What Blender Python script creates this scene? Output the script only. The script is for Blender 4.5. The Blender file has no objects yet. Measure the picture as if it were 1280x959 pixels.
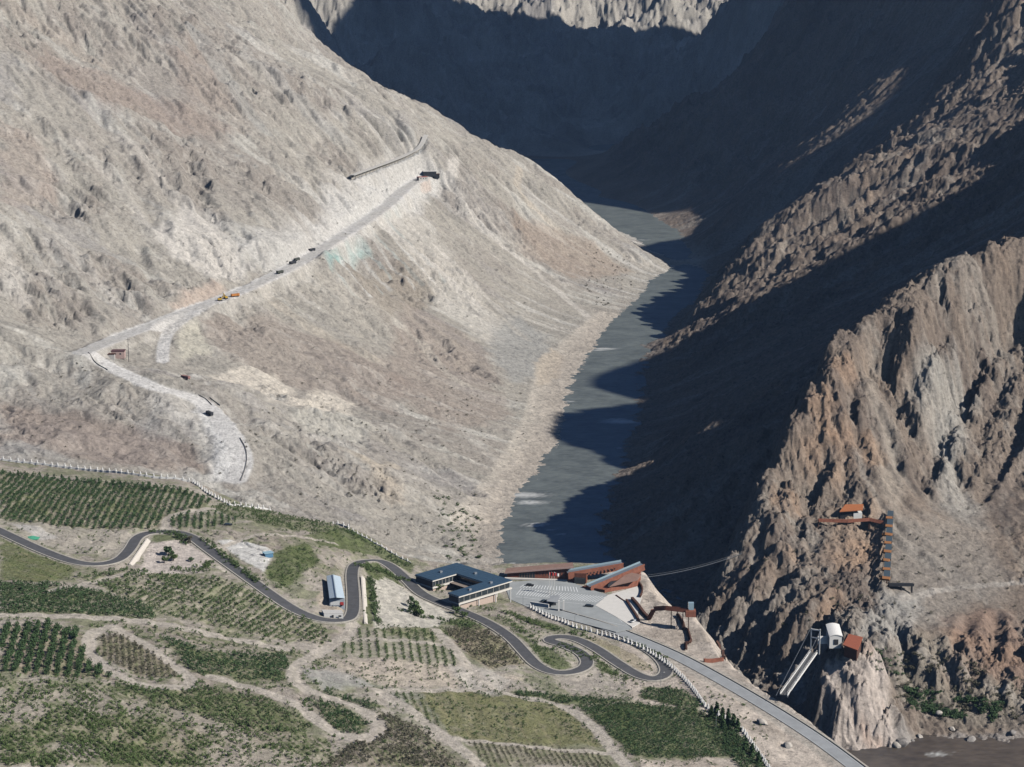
import bpy, bmesh, math, random, time
import numpy as np
from mathutils import Vector, Matrix
T0 = time.time()
QUAL = 1.0            # mesh density of the terrain sheet
R_ = np.random.default_rng(7)
random.seed(7)
# ------------------------------------------------------------------ camera model
F_PX, CXP, CYP = 2489.0, 640.0, 479.5
PITCH = math.radians(12.3); CAMZ = 440.0
cp, sp = math.cos(PITCH), math.sin(PITCH)
def ray(px, py):
    x = (px-CXP)/F_PX; y = -(py-CYP)/F_PX
    return np.array([x, cp+y*sp, -sp+y*cp])
def P(px, py, z=0.0):                 # point of a sight line at height z
    d = ray(px, py); t = (z-CAMZ)/d[2]; return (d[0]*t, d[1]*t, z)
def PD(px, py, Y):                    # point of a sight line at ground distance Y
    d = ray(px, py); t = Y/d[1]; return (d[0]*t, Y, CAMZ+d[2]*t)
def proj(x, y, z):
    zz = z-CAMZ; dep = y*cp-zz*sp; v = y*sp+zz*cp
    return CXP+F_PX*x/dep, CYP-F_PX*v/dep
# ------------------------------------------------------------------ noise
_perm = np.random.default_rng(11).permutation(256).astype(np.int32); _perm = np.concatenate([_perm, _perm])
_ga = np.random.default_rng(12).uniform(0, 2*np.pi, 256); _gx = np.cos(_ga).astype(np.float32); _gy = np.sin(_ga).astype(np.float32)
def noise(x, y):
    x = np.asarray(x, np.float32); y = np.asarray(y, np.float32)
    xi = np.floor(x); yi = np.floor(y); xf = x-xi; yf = y-yi
    X = xi.astype(np.int32) & 255; Y = yi.astype(np.int32) & 255
    u = xf*xf*xf*(xf*(xf*6-15)+10); v = yf*yf*yf*(yf*(yf*6-15)+10)
    A = _perm[X]+Y; B = _perm[X+1]+Y
    def g(h, a, b): return _gx[h]*a+_gy[h]*b
    n00 = g(_perm[A], xf, yf); n10 = g(_perm[B], xf-1, yf)
    n01 = g(_perm[A+1], xf, yf-1); n11 = g(_perm[B+1], xf-1, yf-1)
    a = n00+u*(n10-n00); b = n01+u*(n11-n01)
    return (a+v*(b-a))*1.5
def fbm(x, y, o=4, g=.5):
    s = 0; a = 1.0; t = 0
    for i in range(o):
        s = s+a*noise(x+37.2*i, y-17.9*i); t += a; a *= g; x = x*2.03; y = y*2.03
    return s/t
def ridged(x, y, o=4, g=.5):
    s = 0; a = 1.0; t = 0
    for i in range(o):
        n = 1-np.abs(noise(x+11.3*i, y+91.7*i))*1.6; s = s+a*n; t += a; a *= g; x = x*2.07; y = y*2.07
    return s/t
def facets(x, y, cell, tilt, seed):
    """angular blocks: every cell is a plane tilted its own way"""
    x = x/cell; y = y/cell; xi = np.floor(x).astype(np.int32); yi = np.floor(y).astype(np.int32); best = np.full(x.shape, 9., np.float32); out = np.zeros(x.shape, np.float32)
    for i in (-1, 0, 1):
        for j in (-1, 0, 1):
            h = _perm[(_perm[(xi+i+seed) & 255]+yi+j) & 255]; h2 = _perm[(h+71) & 255]; h3 = _perm[(h+139) & 255]
            fx = xi+i+.15+.7*h/255.; fy = yi+j+.15+.7*h2/255.; dx = (x-fx).astype(np.float32); dy = (y-fy).astype(np.float32); d = dx*dx+dy*dy
            m = d < best; best = np.where(m, d, best); out = np.where(m, _gx[h3]*dx*1.2+_gy[h3]*dy*1.2+(h3/255.-.5)*.9, out)
    return out*cell*tilt
def sstep(a, b, x):
    t = np.clip((x-a)/(b-a), 0, 1); return t*t*(3-2*t)
# ------------------------------------------------------------------ scattered height interpolation
def dens(pts, step=40.0):
    o = []
    for a, b in zip(pts[:-1], pts[1:]):
        a = np.array(a); b = np.array(b); n = max(1, int(np.hypot(*(b-a)[:2])/step))
        for k in range(n): o.append(tuple(a+(b-a)*k/n))
    o.append(tuple(pts[-1])); return o
class RBF:
    def __init__(s, pts, c=12.0):
        p = np.array(pts, float)
        keep = []; seen = []
        for i, q in enumerate(p):
            if all(abs(q[0]-r[0])+abs(q[1]-r[1]) > 8 for r in seen): seen.append(q); keep.append(i)
        p = p[keep]; s.c = c; s.p = p; n = len(p)
        d = np.sqrt(((p[:, None, :2]-p[None, :, :2])**2).sum(2)+c*c)
        A = np.zeros((n+3, n+3)); A[:n, :n] = -d+np.eye(n)*1e-6
        Q = np.c_[np.ones(n), p[:, 0]/1000, p[:, 1]/1000]; A[:n, n:] = Q; A[n:, :n] = Q.T
        s.w = np.linalg.solve(A, np.r_[p[:, 2], 0, 0, 0])
    def __call__(s, x, y):
        sh = x.shape; x = x.ravel().astype(np.float32); y = y.ravel().astype(np.float32); n = len(s.p)
        z = (s.w[n]+s.w[n+1]*x/1000+s.w[n+2]*y/1000).astype(np.float32)
        for i in range(n):
            z -= np.float32(s.w[i])*np.sqrt((x-np.float32(s.p[i, 0]))**2+(y-np.float32(s.p[i, 1]))**2+np.float32(s.c*s.c))
        return z.reshape(sh)
def gsample(G, x0, y0, h, x, y, cubic=False):
    gx = np.clip((x-x0)/h, 1, G.shape[1]-3.001); gy = np.clip((y-y0)/h, 1, G.shape[0]-3.001)
    i = gx.astype(np.int32); j = gy.astype(np.int32); u = (gx-i).astype(np.float32); v = (gy-j).astype(np.float32)
    Fl = G.ravel(); W = G.shape[1]; k = j*W+i
    if not cubic:
        a = Fl[k]*(1-u)+Fl[k+1]*u; b = Fl[k+W]*(1-u)+Fl[k+W+1]*u
        return a*(1-v)+b*v
    def wts(t):
        return ((1-t)**3/6, (3*t**3-6*t*t+4)/6, (-3*t**3+3*t*t+3*t+1)/6, t**3/6)
    wu = wts(u); wv = wts(v); s = 0
    for b in range(4):
        r = 0
        for a in range(4): r = r+wu[a]*Fl[k+(b-1)*W+(a-1)]
        s = s+wv[b]*r
    return s
def inpoly(poly, x, y):
    poly = np.asarray(poly)[:, :2]; r = np.zeros(x.shape, bool); n = len(poly)
    for i in range(n):
        x1, y1 = poly[i]; x2, y2 = poly[(i+1) % n]
        if y1 == y2: continue
        c = ((y1 > y) != (y2 > y)) & (x < (x2-x1)*(y-y1)/(y2-y1)+x1); r ^= c
    return r
def segdist(pts, x, y, closed=False):
    """distance to a polyline, and interpolated third coordinate of the nearest point"""
    p = np.asarray(pts, np.float32); best = np.full(x.shape, 1e12, np.float32); val = np.zeros(x.shape, np.float32)
    q = np.r_[p, p[:1]] if closed else p
    for a, b in zip(q[:-1], q[1:]):
        dx, dy = b[0]-a[0], b[1]-a[1]; L = dx*dx+dy*dy+1e-9
        t = np.clip(((x-a[0])*dx+(y-a[1])*dy)/L, 0, 1)
        d = (x-a[0]-t*dx)**2+(y-a[1]-t*dy)**2; m = d < best
        best = np.where(m, d, best)
        if p.shape[1] > 2: val = np.where(m, a[2]+t*(b[2]-a[2]), val)
    return np.sqrt(best), val
def blur(G, n=1):
    for _ in range(n):
        G = G.copy(); G[1:-1] = (G[:-2]+2*G[1:-1]+G[2:])/4; G[:, 1:-1] = (G[:, :-2]+2*G[:, 1:-1]+G[:, 2:])/4
    return G
# ------------------------------------------------------------------ the valley: control heights
LB = [(605,700),(625,632),(655,590),(690,545),(703,480),(750,412),(796,368),(806,342)]         # left bank
RB_ = [(765,690),(785,610),(810,520),(822,430),(884,372),(897,330)]                            # right bank
lbank = [P(a, b, 1.0) for a, b in LB]; rbank = [P(a, b, 1.0) for a, b in RB_]
slot = [(105,1225),(125,1150),(142,1100),(158,1060),(185,1030),(260,1012),(420,1005),(800,1050),(1400,1200)]
rc = [(30,1330),(30,1412),(45,1600),(85,1800),(98,2020),(135,2300),(222,2580),(270,2850),(235,3200),(190,3480),(60,3900),(-60,4150),(-350,4500),(-900,4900)]
river_c = slot[::-1]+[(70,1275)]+rc
M = []
M += dens([(x, y, -7.) for x, y in rc], 60)
M += dens(lbank, 50)+dens(rbank, 50)
M += [(P(868,292,1)), P(815,262,1), P(752,246,1), (60,3500,3), (-20,3800,3), (-150,4050,4)]
for t in [(0,0,2300),(0,100,2120),(0,200,1960),(0,300,1760),(0,400,1620),(0,520,1470),(0,560,1408),
          (100,0,2420),(200,0,2550),(100,50,2340),(200,100,2350),(280,60,2550),
          (280,300,1990),(280,200,2200),(280,110,2420),(150,300,1900),(150,200,2080),(150,100,2270),(400,200,2430),(440,150,2570),(380,250,2230),
          (300,480,1640),(450,500,1720),(600,550,1700),(450,350,2150),(600,350,2350),(600,250,2630),(700,300,2700),(530,440,1950),(640,430,2150),(720,370,2480),
          (520,600,1525),(400,600,1443),(500,690,1372),(440,640,1398),(300,605,1406),(200,560,1448),(100,560,1428),(380,520,1600),(590,620,1560),
          (230,490,1538),(180,470,1570),(305,570,1441),
          (110,440,1640),(200,405,1740),(280,375,1834),(400,310,2078),(480,265,2342),(525,222,2600)]:
    M.append(PD(*t))
M += dens([PD(*t) for t in [(320,0,2900),(345,50,2800),(450,115,2700),(530,178,2640),(575,197,2680),(640,245,2720)]], 40)
M += dens([PD(*t) for t in [(300,-60,3000),(400,77,2940),(470,108,2960),(534,134,3000),(588,168,2990),(655,201,2950),(722,249,2900),(767,289,2850),(804,314,2790)]], 40)
M += [PD(560,168,2850), PD(440,93,2830)]
M += [(100,3120,30),(-60,3320,60),(-330,3350,190),(-800,3000,480),(-1200,2600,600),(-900,2000,470),(-760,1700,330),(-640,1400,170),(-560,1250,120),
      (-900,1200,220),(-1500,1500,500),(-2500,2500,900),(-500,1050,90),(-300,1200,80),(0,1250,45),(-2000,800,400),(-400,600,80),(0,600,20)]
M += [(x, y, -8.) for x, y in slot]+[(200,700,-8),(600,700,-8),(300,1000,-8),(250,1250,-5),(500,1200,0),(300,1400,15),(600,1400,100),(900,1300,200),(1300,1000,250)]
# rocky buttress and the long ridge on the right bank
M += [PD(*t) for t in [(900,600,1480),(900,530,1620),(950,550,1500),(840,620,1500),(850,680,1400),(800,660,1440)]]
M += dens([PD(*t) for t in [(825,545,1760),(850,528,1720),(900,495,1690),(950,475,1665),(1000,458,1640),(1060,430,1640),(1150,380,1690),(1280,320,1740)]], 40)
M += [PD(*t) for t in [(1040,425,1850),(1150,352,1850),(1280,292,1900),(900,488,1800),(830,525,1850),(970,455,1830)]]
M += [PD(*t) for t in [(880,465,1950),(940,430,1980),(1010,380,2050),(1150,310,2080),(1280,195,2200),(1000,330,2200),(1150,230,2280)]]
M += dens([PD(*t) for t in [(832,425,2190),(862,390,2260),(900,350,2330),(950,298,2370),(1000,250,2400),(1100,190,2480),(1200,125,2520),(1280,65,2560),(1400,-40,2600)]], 40)
M += [PD(*t) for t in [(940,335,2640),(1000,270,2680),(1100,205,2760),(1200,140,2800),(1280,85,2840),(900,365,2560)]]
M += [PD(*t) for t in [(950,280,2900),(1000,200,3000),(1100,150,2980),(1100,100,3150),(1280,50,2960),(1200,50,3100),(1280,0,3100),
      (1000,100,3600),(1000,0,4000),(900,150,3700),(850,205,3700),(930,250,2960),(880,300,2900)]]
M += dens([PD(*t) for t in [(1000,6,4380),(980,24,4400),(940,56,4480),(900,92,4560),(860,128,4600),(820,160,4620),(780,190,4560)]], 60)
M += [(800,1850,510),(950,1590,690),(800,1690,545),(1100,1850,650),(1000,2150,480),(800,2420,430),(1200,2320,550),(660,2700,425),(1000,2800,560),(900,2640,590),(1060,2560,640),(1500,3000,660),(1350,3820,1750),(1700,3750,1900),(1550,3300,1950),(1350,3420,1780),(900,3300,700),(780,3700,640),(2000,4000,1600),(1200,4400,1350),(800,4750,900),(900,5450,300),(1200,5350,360),(800,4500,900),(1500,4400,1850),(1470,4790,1850),(1620,4935,1200),(1740,4960,1150),(1800,5100,950),(1500,5240,700),(1500,5650,600),(2600,3000,1300),(1800,1900,1000),(1300,1500,700),(3500,2000,1500)]  # unseen heights beyond the frame, shaped to throw shadow over the valley
M += [PD(*t) for t in [(700,205,4230),(640,170,4400),(600,130,4560),(500,50,4700),(400,30,4500),(350,10,4400),(450,100,4560),(550,160,4480),(560,20,5500),(640,20,5650),(700,-10,5700),(760,0,5760),(860,60,5500),(930,30,5600),(800,120,5050),(900,-10,5800),(840,10,5650),(720,150,4900)]]
M += [(400,6500,700),(-800,5500,900),(800,7000,800),(0,7000,760),(-1500,4500,900),(2000,7500,1000),(0,10000,1000),(-3000,6000,1200),(4000,9000,1400),(-900,4000,560),(-400,4300,290)]
# near rock on the right bank, with its own back side
R1c = [PD(*t) for t in [(868,778,1206),(896,728,1232),(914,684,1258),(932,640,1282),(950,590,1308),(982,530,1338),(1012,480,1364),(1026,445,1383),(1040,413,1400),(1110,385,1430),(1180,345,1465),(1280,300,1510),(1380,255,1560)]]
R1 = dens(R1c, 25)
for q in dens(R1c[:9], 25):
    R1 += [(q[0]-11, q[1]+7, q[2]*.7-4), (q[0]-30, q[1]+20, q[2]*.28-14), (q[0]-60, q[1]+38, q[2]*.05-30)]
for q in dens(R1c[9:], 40): R1 += [(q[0]-45, q[1]+60, q[2]-62)]
R1 += [PD(*t) for t in [(1000,700,1228),(1000,600,1310),(980,760,1172),(1000,790,1155),(945,765,1192),(1080,650,1270),(1105,735,1190),(1060,720,1205),(1150,700,1235),(1200,650,1300),
      (1280,600,1340),(1280,700,1250),(1200,760,1180),(1280,780,1165),(1230,832,1112),(1280,850,1105),(1150,850,1105),(1200,900,1087),(1130,900,1086),(1160,927,1060),(1225,931,1054),(1280,935,1048),(1100,550,1335),(1100,480,1390),
      (1200,500,1400),(1280,450,1470),(1280,380,1510),(1200,420,1440),(1150,400,1400),(1180,800,1140),(1060,775,1140),(1030,640,1282)]]
R1 += [(172,1085,2),(166,1098,3),(176,1100,6),(186,1096,14),(180,1112,18),(196,1104,30),(210,1100,34),(180,1070,0),(196,1064,2),(214,1066,5),(226,1080,14),(215,1095,30)]
R1 += dens([(114,1196,0),(136,1146,0),(154,1106,0),(170,1070,0),(178,1054,-2),(200,1046,-2),(225,1056,0),(250,1045,.2),(330,1038,.2),(500,1040,.2),(900,1120,0)], 25)
R1 += [(105,1230,-12),(400,1100,10),(600,1130,20),(550,1230,90),(700,1200,140),(1000,1250,250),(1300,1480,1150),(900,1490,770),(650,1505,500),(500,1500,338),(1300,1200,300),(300,1020,-20),(700,1020,-20),(150,1010,-20),(60,1500,-60),(100,1650,-60),(250,1700,-40),(500,1800,60),(900,1850,200),(1300,1900,300),(0,2200,-300),(900,2600,-300)]  # ridge points out of view on the right raised to shade gully and river
# terraced fan in front, and the car-park shelf
FAN = [PD(*t) for t in [(0,571,1312),(240,596,1308),(330,629,1292),(430,651,1282)]]
FAN += [PD(*t) for t in [(0,578,1289),(120,590,1286),(240,603,1283),(330,635,1270),(430,658,1258),(480,682,1240),(520,705,1221)]]
FAN += [P(a, b, c) for a, b, c in [(640,735,50),(800,735,50),(740,775,49),(690,720,50),(640,712,50),(760,712,50),(850,820,47),(960,875,45),(1050,950,40),(900,959,50),(640,959,68),(300,959,90),(0,959,108),(0,850,111),(0,760,110),
      (0,660,107),(150,705,98),(240,670,95),(330,735,88),(400,775,80),(440,710,74),(440,775,77),(520,740,60),(600,775,57),(590,735,54),(720,842,53),(830,842,48),(690,795,53),(300,850,92),(500,850,74),(700,900,60),(850,900,52),(560,800,66),(480,745,68),(200,690,95),(800,800,48.5)]]
FAN += [(-420,800,122),(-420,1000,116),(-430,1290,107.5),(0,700,75),(0,500,60),(200,800,45),(300,900,30),(-300,600,110),(110,1150,50),(60,1260,45)]
# outline of the shelf
FPOLY = [P(-160,561,107), P(0,571.5,105.5), P(120,583.5,100), P(244,597,95), P(303,619,88.5), P(438,651,73), P(505,685,62), P(562,697,55), P(625,705,50), P(700,700,50), P(760,698,50), P(806,712,50),
         P(812,738,49), P(838,752,53), P(864,764,50), P(884,800,45), P(908,832,43), P(962,868,45), P(1002,890,44), P(1040,928,42), P(1080,962,40), P(1140,1010,38), P(1500,1300,38)]
FPOLY = [(q[0], q[1]) for q in FPOLY]+[(500,300),(-700,300),(-700,1200)]
# ------------------------------------------------------------------ coarse and near height grids
def region_masks(x, y):
    xc = np.interp(y, [1000,1060,1100,1150,1225,1275]+[q[1] for q in rc], [300,158,142,125,105,70]+[q[0] for q in rc])
    return x-xc
def mountain(x, y, r1):
    z = rM(x, y)
    side = region_masks(x, y)
    right = sstep(0, 60, side); up = sstep(2, 45, z)
    # ridges and gullies run down towards the river
    wx = x+40*noise(x/170, y/170); wy = y+40*noise(x/170+9, y/170+4)
    left = (1-right)
    a = (ridged((wy-.25*wx)/210, (wx+.25*wy)/540, 5)-.55)*28
    b = (ridged((wy-.25*wx)/75+7, (wx+.25*wy)/330, 3)-.55)*6
    zl = a+b+fbm(x/60, y/60, 4)*8
    # right bank: rough ribs
    a = (ridged((wy+.1*wx)/210+3, wx/700, 4)-.55)*34
    b = (ridged((wy+.22*wx)/52+7, (wx-.2*wy)/260, 4)-.55)*19
    c = (ridged(x/46, y/46, 4)-.55)*9
    calm = 1-.8*sstep(2560, 2680, y-.10*x)*(1-sstep(3300, 3900, y))-.72*(1-sstep(1900, 2010, y-.18*x))*sstep(1500, 1560, y)
    zr = (a+b+c)*calm
    far = sstep(3200, 4300, y)
    zf = (ridged((wx+.3*wy)/420, (wy-.3*wx)/620, 5)-.55)*110
    z = z+up*((left*zl*(.35+.65*sstep(10, 120, z))+right*zr)*(1-far)+far*zf)
    return z
rM = RBF(M, 15); rR1 = RBF(R1, 6); rF = RBF(FAN, 60)
print('rbf', round(time.time()-T0, 1), len(rM.p), len(rR1.p))
# wide grid
CX0, CY0, CH = -3600., 200., 14.
cxs = np.arange(CX0, 4600, CH, dtype=np.float32); cys = np.arange(CY0, 12400, CH, dtype=np.float32)
GX, GY = np.meshgrid(cxs, cys); ZC = mountain(GX, GY, False)
print('coarse', ZC.shape, round(time.time()-T0, 1))
# near grid
NX0, NY0, NH = -760., 980., 2.5
nxs = np.arange(NX0, 900, NH, dtype=np.float32); nys = np.arange(NY0, 3560, NH, dtype=np.float32)
GX, GY = np.meshgrid(nxs, nys)
ZN = mountain(GX, GY, False)
zr1 = rR1(GX, GY)
wx = GX+14*noise(GX/60, GY/60); wy = GY+14*noise(GX/60+5, GY/60+9)
# the near rock: slabs leaning to the upper right, deep clefts between
SCREE = [PD(*q)[:2] for q in [(1106,640,1278),(1100,560,1325),(1080,440,1400),(1090,436,1405),(1117,560,1330),(1140,612,1318),(1285,618,1335),(1285,765,1170),(1150,790,1145),(1112,745,1188)]]
scd, _ = segdist(SCREE, wx, wy, True); scin = inpoly(SCREE, wx, wy); SMO = sstep(-9, 9, np.where(scin, scd, -scd)).astype(np.float32)
rug = sstep(0, 14, zr1)*(1-.85*SMO)
k1 = ridged((wx*.93-wy*.36)/62+2, (wy*.93+wx*.36)/190, 4)
k2 = ridged((wx*.9-wy*.4)/21+5, (wy*.9+wx*.4)/48, 4)
k3 = ridged(GX/24+1, GY/24+7, 4)
scree = sstep(.05, .35, fbm(GX/95+3.3, GY/140+1.2, 3))
zr1 = zr1+rug*((k1-.6)*8+(k2-.6)*6*(1-.75*scree)+(k3-.6)*5*(1-.6*scree))
zr1 = zr1-np.maximum(0, GY-1640)*.9-np.maximum(0, 60-GX)*1.2
ZN = np.maximum(ZN, zr1)
print('near', ZN.shape, round(time.time()-T0, 1))
# ------------------------------------------------------------------ water-worn gullies: many droplets run down the grid
def erode(Z, n, steps, seed, kcap=3.2, ke=.28, kd=.25, evap=.03):
    H, W = Z.shape; r = np.random.default_rng(seed); Zf = Z.ravel().astype(np.float64)/NH
    px = r.uniform(2, W-4, n); py = r.uniform(2, H-4, n); dx = np.zeros(n); dy = np.zeros(n); v = np.ones(n); w = np.ones(n); s = np.zeros(n)
    flow = np.zeros(H*W); dep = np.zeros(H*W)
    def hg(px, py):
        i = px.astype(np.int64); j = py.astype(np.int64); u = px-i; q = py-j; k = j*W+i
        a, b, c, d = Zf[k], Zf[k+1], Zf[k+W], Zf[k+W+1]
        return k, u, q, (a*(1-u)+b*u)*(1-q)+(c*(1-u)+d*u)*q, (b-a)*(1-q)+(d-c)*q, (c-a)*(1-u)+(d-b)*u
    k, u, q, h, gx, gy = hg(px, py)
    for it in range(steps):
        dx = dx*.25-gx*.75; dy = dy*.25-gy*.75; L = np.sqrt(dx*dx+dy*dy)+1e-9; dx /= L; dy /= L
        nx = np.clip(px+dx, 1, W-3); ny = np.clip(py+dy, 1, H-3)
        k2, u2, q2, h2, gx2, gy2 = hg(nx, ny); dh = h2-h
        cap = np.maximum(-dh, .02)*v*w*kcap
        up = dh > 0
        amt = np.where(up, np.minimum(dh, s), np.where(s > cap, (s-cap)*kd, -np.minimum((cap-s)*ke, np.maximum(-dh, 0)*.5)))
        amt = np.clip(amt, -.12, .25)
        s = np.maximum(s-amt, 0)
        idx = np.concatenate([k, k+1, k+W, k+W+1]); wt = np.concatenate([(1-u)*(1-q), u*(1-q), (1-u)*q, u*q])*np.tile(amt, 4)
        Zf += np.bincount(idx, wt, H*W); flow += np.bincount(k, w, H*W); dep += np.bincount(idx, np.maximum(wt, 0), H*W)
        v = np.sqrt(np.clip(v*v-dh*1.4, .05, 6)); w = w*(1-evap)
        px, py, k, u, q, h, gx, gy = nx, ny, k2, u2, q2, h2, gx2, gy2
    return (Zf*NH).reshape(H, W).astype(np.float32), flow.reshape(H, W), dep.reshape(H, W)
Z0 = ZN.copy(); FLOW = 0; DEP = 0
for b in range(4):
    ZN, f_, d_ = erode(ZN, 130000, 46, 100+b); FLOW = FLOW+f_; DEP = DEP+d_
    ZN = np.where(ZN-blur(ZN) > .6, blur(ZN), ZN)
# jointed, blocky rock: added after the water has run
sideN = region_masks(GX, GY); rightN = sstep(0, 60, sideN)*sstep(3, 20, ZN)
isr1 = sstep(-8, 4, zr1-Z0+1e-3*0)*sstep(4, 14, ZN)
bx = GX+9*noise(GX/30, GY/30); by = GY+9*noise(GX/30+4, GY/30+2)
CALM = 1-.8*sstep(2560, 2680, GY-.10*GX)-.75*(1-sstep(1900, 2010, GY-.18*GX))*sstep(1520, 1600, GY)*(1-sstep(-4, 4, zr1))
r2m = sstep(1500, 1700, GY)
blk = (1-r2m)*((ridged((bx*.9-by*.42)/26, (by*.9+bx*.42)/75, 5, .62)-.62)*(6+3*sstep(1290, 1360, GY)))+r2m*CALM*(ridged((by*.97+bx*.22)/24, (bx*.97-by*.22)/95, 4, .6)-.6)*15+CALM*(ridged(bx/13+3, by/13, 3, .6)-.6)*4
rough = sstep(-.25, .25, fbm(GX/120+7, GY/120+5, 3)+.15)
ZN = ZN+(np.maximum(rightN*.9, isr1)*(1-.85*SMO)*blk*(.35+.65*rough)).astype(np.float32)
lk = (ridged((bx*.5+by)/34+8, (bx-by*.5)/80, 4, .6)-.62)*9+(ridged((bx*.4+by)/14+1, (bx-by*.4)/30, 3, .6)-.6)*4
crag = np.zeros_like(GX)
for a_, b_, Y_, r_ in [(200,50,2480,75),(255,30,2560,60),(110,40,2380,50),(175,85,2420,45),(225,240,2120,60),(150,345,1800,40),(60,350,1700,40),(250,210,2180,45),(300,130,2450,50),(380,120,2580,45),(420,200,2440,35),(510,350,2200,40),(560,430,1980,45),(500,260,2480,30),(640,280,2640,35),(330,230,2200,40),(90,240,1930,45),(20,60,2260,50),(470,600,1480,30),(420,560,1500,30)]:
    q_ = PD(a_, b_, Y_); crag = np.maximum(crag, sstep(r_*1.3, r_*.3, np.hypot((GX-q_[0]), (GY-q_[1])*.7)+r_*.7*fbm(GX/45+3, GY/45, 3)))
ZN = (ZN+crag*((ridged((bx*.5+by*.86)/30+2, (bx*.86-by*.5)/52, 5, .6)-.6)*15)*(sideN < 0)).astype(np.float32)
outc = sstep(.02, .28, .5*crag+ .22*sstep(200, 330, ZN)+ fbm(GX/110+2, GY/110+9, 4))*(1-sstep(-60, 0, sideN))*sstep(20, 60, ZN)
ZN = (ZN+outc*lk).astype(np.float32)
# the pier rock standing in the gorge mouth
PIER = [P(a, b, 50.8) for a, b in [(1034,813),(1050,817.5),(1078,818),(1092,806),(1080,796),(1060,793),(1040,797)]]
pm = (GX > 120) & (GX < 270) & (GY > 1020) & (GY < 1180)
pd_, _ = segdist(PIER, GX[pm], GY[pm], True); pin = inpoly(PIER, GX[pm], GY[pm]); pd_ = np.where(pin, 0, pd_)
ang_ = (GX[pm]-192)/np.hypot(GX[pm]-192, GY[pm]-1088); slope_ = np.where(GY[pm] < 1088, 3.0-1.2*sstep(.2, .9, ang_), np.where(ang_ < 0, 3.2, 1.9))
zp = 50.9-np.maximum(0, pd_-1)*slope_*(1+.3*noise(GX[pm]/9, GY[pm]/9))+np.where(pin, 0, (ridged(GX[pm]/11, GY[pm]/19, 4)-.6)*8*sstep(0, 6, pd_))
q_ = ZN[pm]; ZN[pm] = np.where(pin, 50.8, np.maximum(q_, zp)).astype(np.float32); isr1[pm] = np.maximum(isr1[pm], sstep(-3, 3, zp-q_)*sstep(1, 6, zp))
# streaks along the fall line (noise smeared up and down the slope)
Zs = blur(ZN, 3); gyN, gxN = np.gradient(Zs, NH)
def smear(scale, steps, step, seed):
    acc = noise(GX/scale+seed, GY/scale); tot = 1.0
    for sgn in (1, -1):
        px = GX.copy(); py = GY.copy()
        for k in range(steps):
            a = gsample(gxN, NX0, NY0, NH, px, py); b = gsample(gyN, NX0, NY0, NH, px, py); L = np.sqrt(a*a+b*b)+.05
            px = px-sgn*a/L*step; py = py-sgn*b/L*step; wgt = 1-k/steps
            acc = acc+wgt*noise(px/scale+seed, py/scale); tot += wgt
    acc = acc/tot; return (acc/(acc.std()+1e-6)).astype(np.float32)
LIC1 = smear(7, 14, 6, 3); LIC2 = smear(22, 14, 14, 9)
SLOPE = np.sqrt(gxN**2+gyN**2).astype(np.float32)
CURV = (blur(ZN, 4)-ZN).astype(np.float32)
FLOW = blur(np.log1p(FLOW), 1).astype(np.float32); DEP = blur(DEP, 2).astype(np.float32); EROD = blur(Z0-ZN, 1).astype(np.float32)
print('erosion', round(time.time()-T0, 1), 'flow', FLOW.mean(), FLOW.max(), 'dep', DEP.mean(), DEP.max(), 'er', EROD.min(), EROD.max())
# ------------------------------------------------------------------ shelf grid (1.25 m)
HX0, HY0, HH = -900., 250., 1.25
hxs = np.arange(HX0, 620, HH, dtype=np.float32); hys = np.arange(HY0, 1420, HH, dtype=np.float32)
FX, FY = np.meshgrid(hxs, hys)
ZF = rF(FX, FY)
inside = inpoly(FPOLY, FX+3*noise(FX/14, FY/14), FY+3*noise(FX/14+8, FY/14))
sub = (slice(0, None, 3), slice(0, None, 3))
dd, _ = segdist(FPOLY, FX[sub], FY[sub], True)
DB = gsample(dd, HX0, HY0, HH*3, FX, FY)          # distance to the rim
DOUT = np.where(inside, 0, DB)
fall = 1.0+.35*noise(FX/40, FY/40)
fall = np.where(FX > 60, fall*1.5, fall)
ZF = ZF-DOUT*fall+np.where(DOUT > 2, (ridged(FX/16, FY/16, 4)-.6)*6*sstep(2, 14, DOUT), 0)
def base_height(x, y):
    """mountain sheet at any point"""
    zc = gsample(ZC, CX0, CY0, CH, x, y, True)
    b = np.minimum(np.minimum(x-NX0, NX0+NH*(len(nxs)-1)-x), np.minimum(y-NY0, NY0+NH*(len(nys)-1)-y))
    m = b > 8
    zn = zc.copy(); zn[m] = gsample(ZN, NX0, NY0, NH, x[m], y[m], True)
    t = sstep(10, 130, b); return zc*(1-t)+zn*t
def shelf_height(x, y):
    m = (x > HX0+4) & (x < 610) & (y > HY0+4) & (y < 1410)
    z = np.full(x.shape, -50, np.float32); z[m] = gsample(ZF, HX0, HY0, HH, x[m], y[m], True); return z
def ground(x, y):
    x = np.atleast_1d(np.asarray(x, np.float32)); y = np.atleast_1d(np.asarray(y, np.float32))
    return np.maximum(base_height(x, y), shelf_height(x, y))
def hit(px, py, r0=700., r1=5200.):
    """where a sight line first meets the ground"""
    d = ray(px, py); h = math.hypot(d[0], d[1]); rr = np.arange(r0, r1, 1.2)
    x = d[0]/h*rr; y = d[1]/h*rr; z = CAMZ+d[2]/h*rr
    g = ground(x, y); k = np.nonzero(g >= z)[0]
    k = k[0] if len(k) else len(rr)-1
    k0 = max(k-1, 0); a = z[k0]-g[k0]; b = g[k]-z[k]; t = a/(a+b+1e-9) if k > 0 else 0
    t = min(max(t, 0), 1); r = rr[k0]+t*(rr[k]-rr[k0])
    return (d[0]/h*r, d[1]/h*r, CAMZ+d[2]/h*r)
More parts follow.
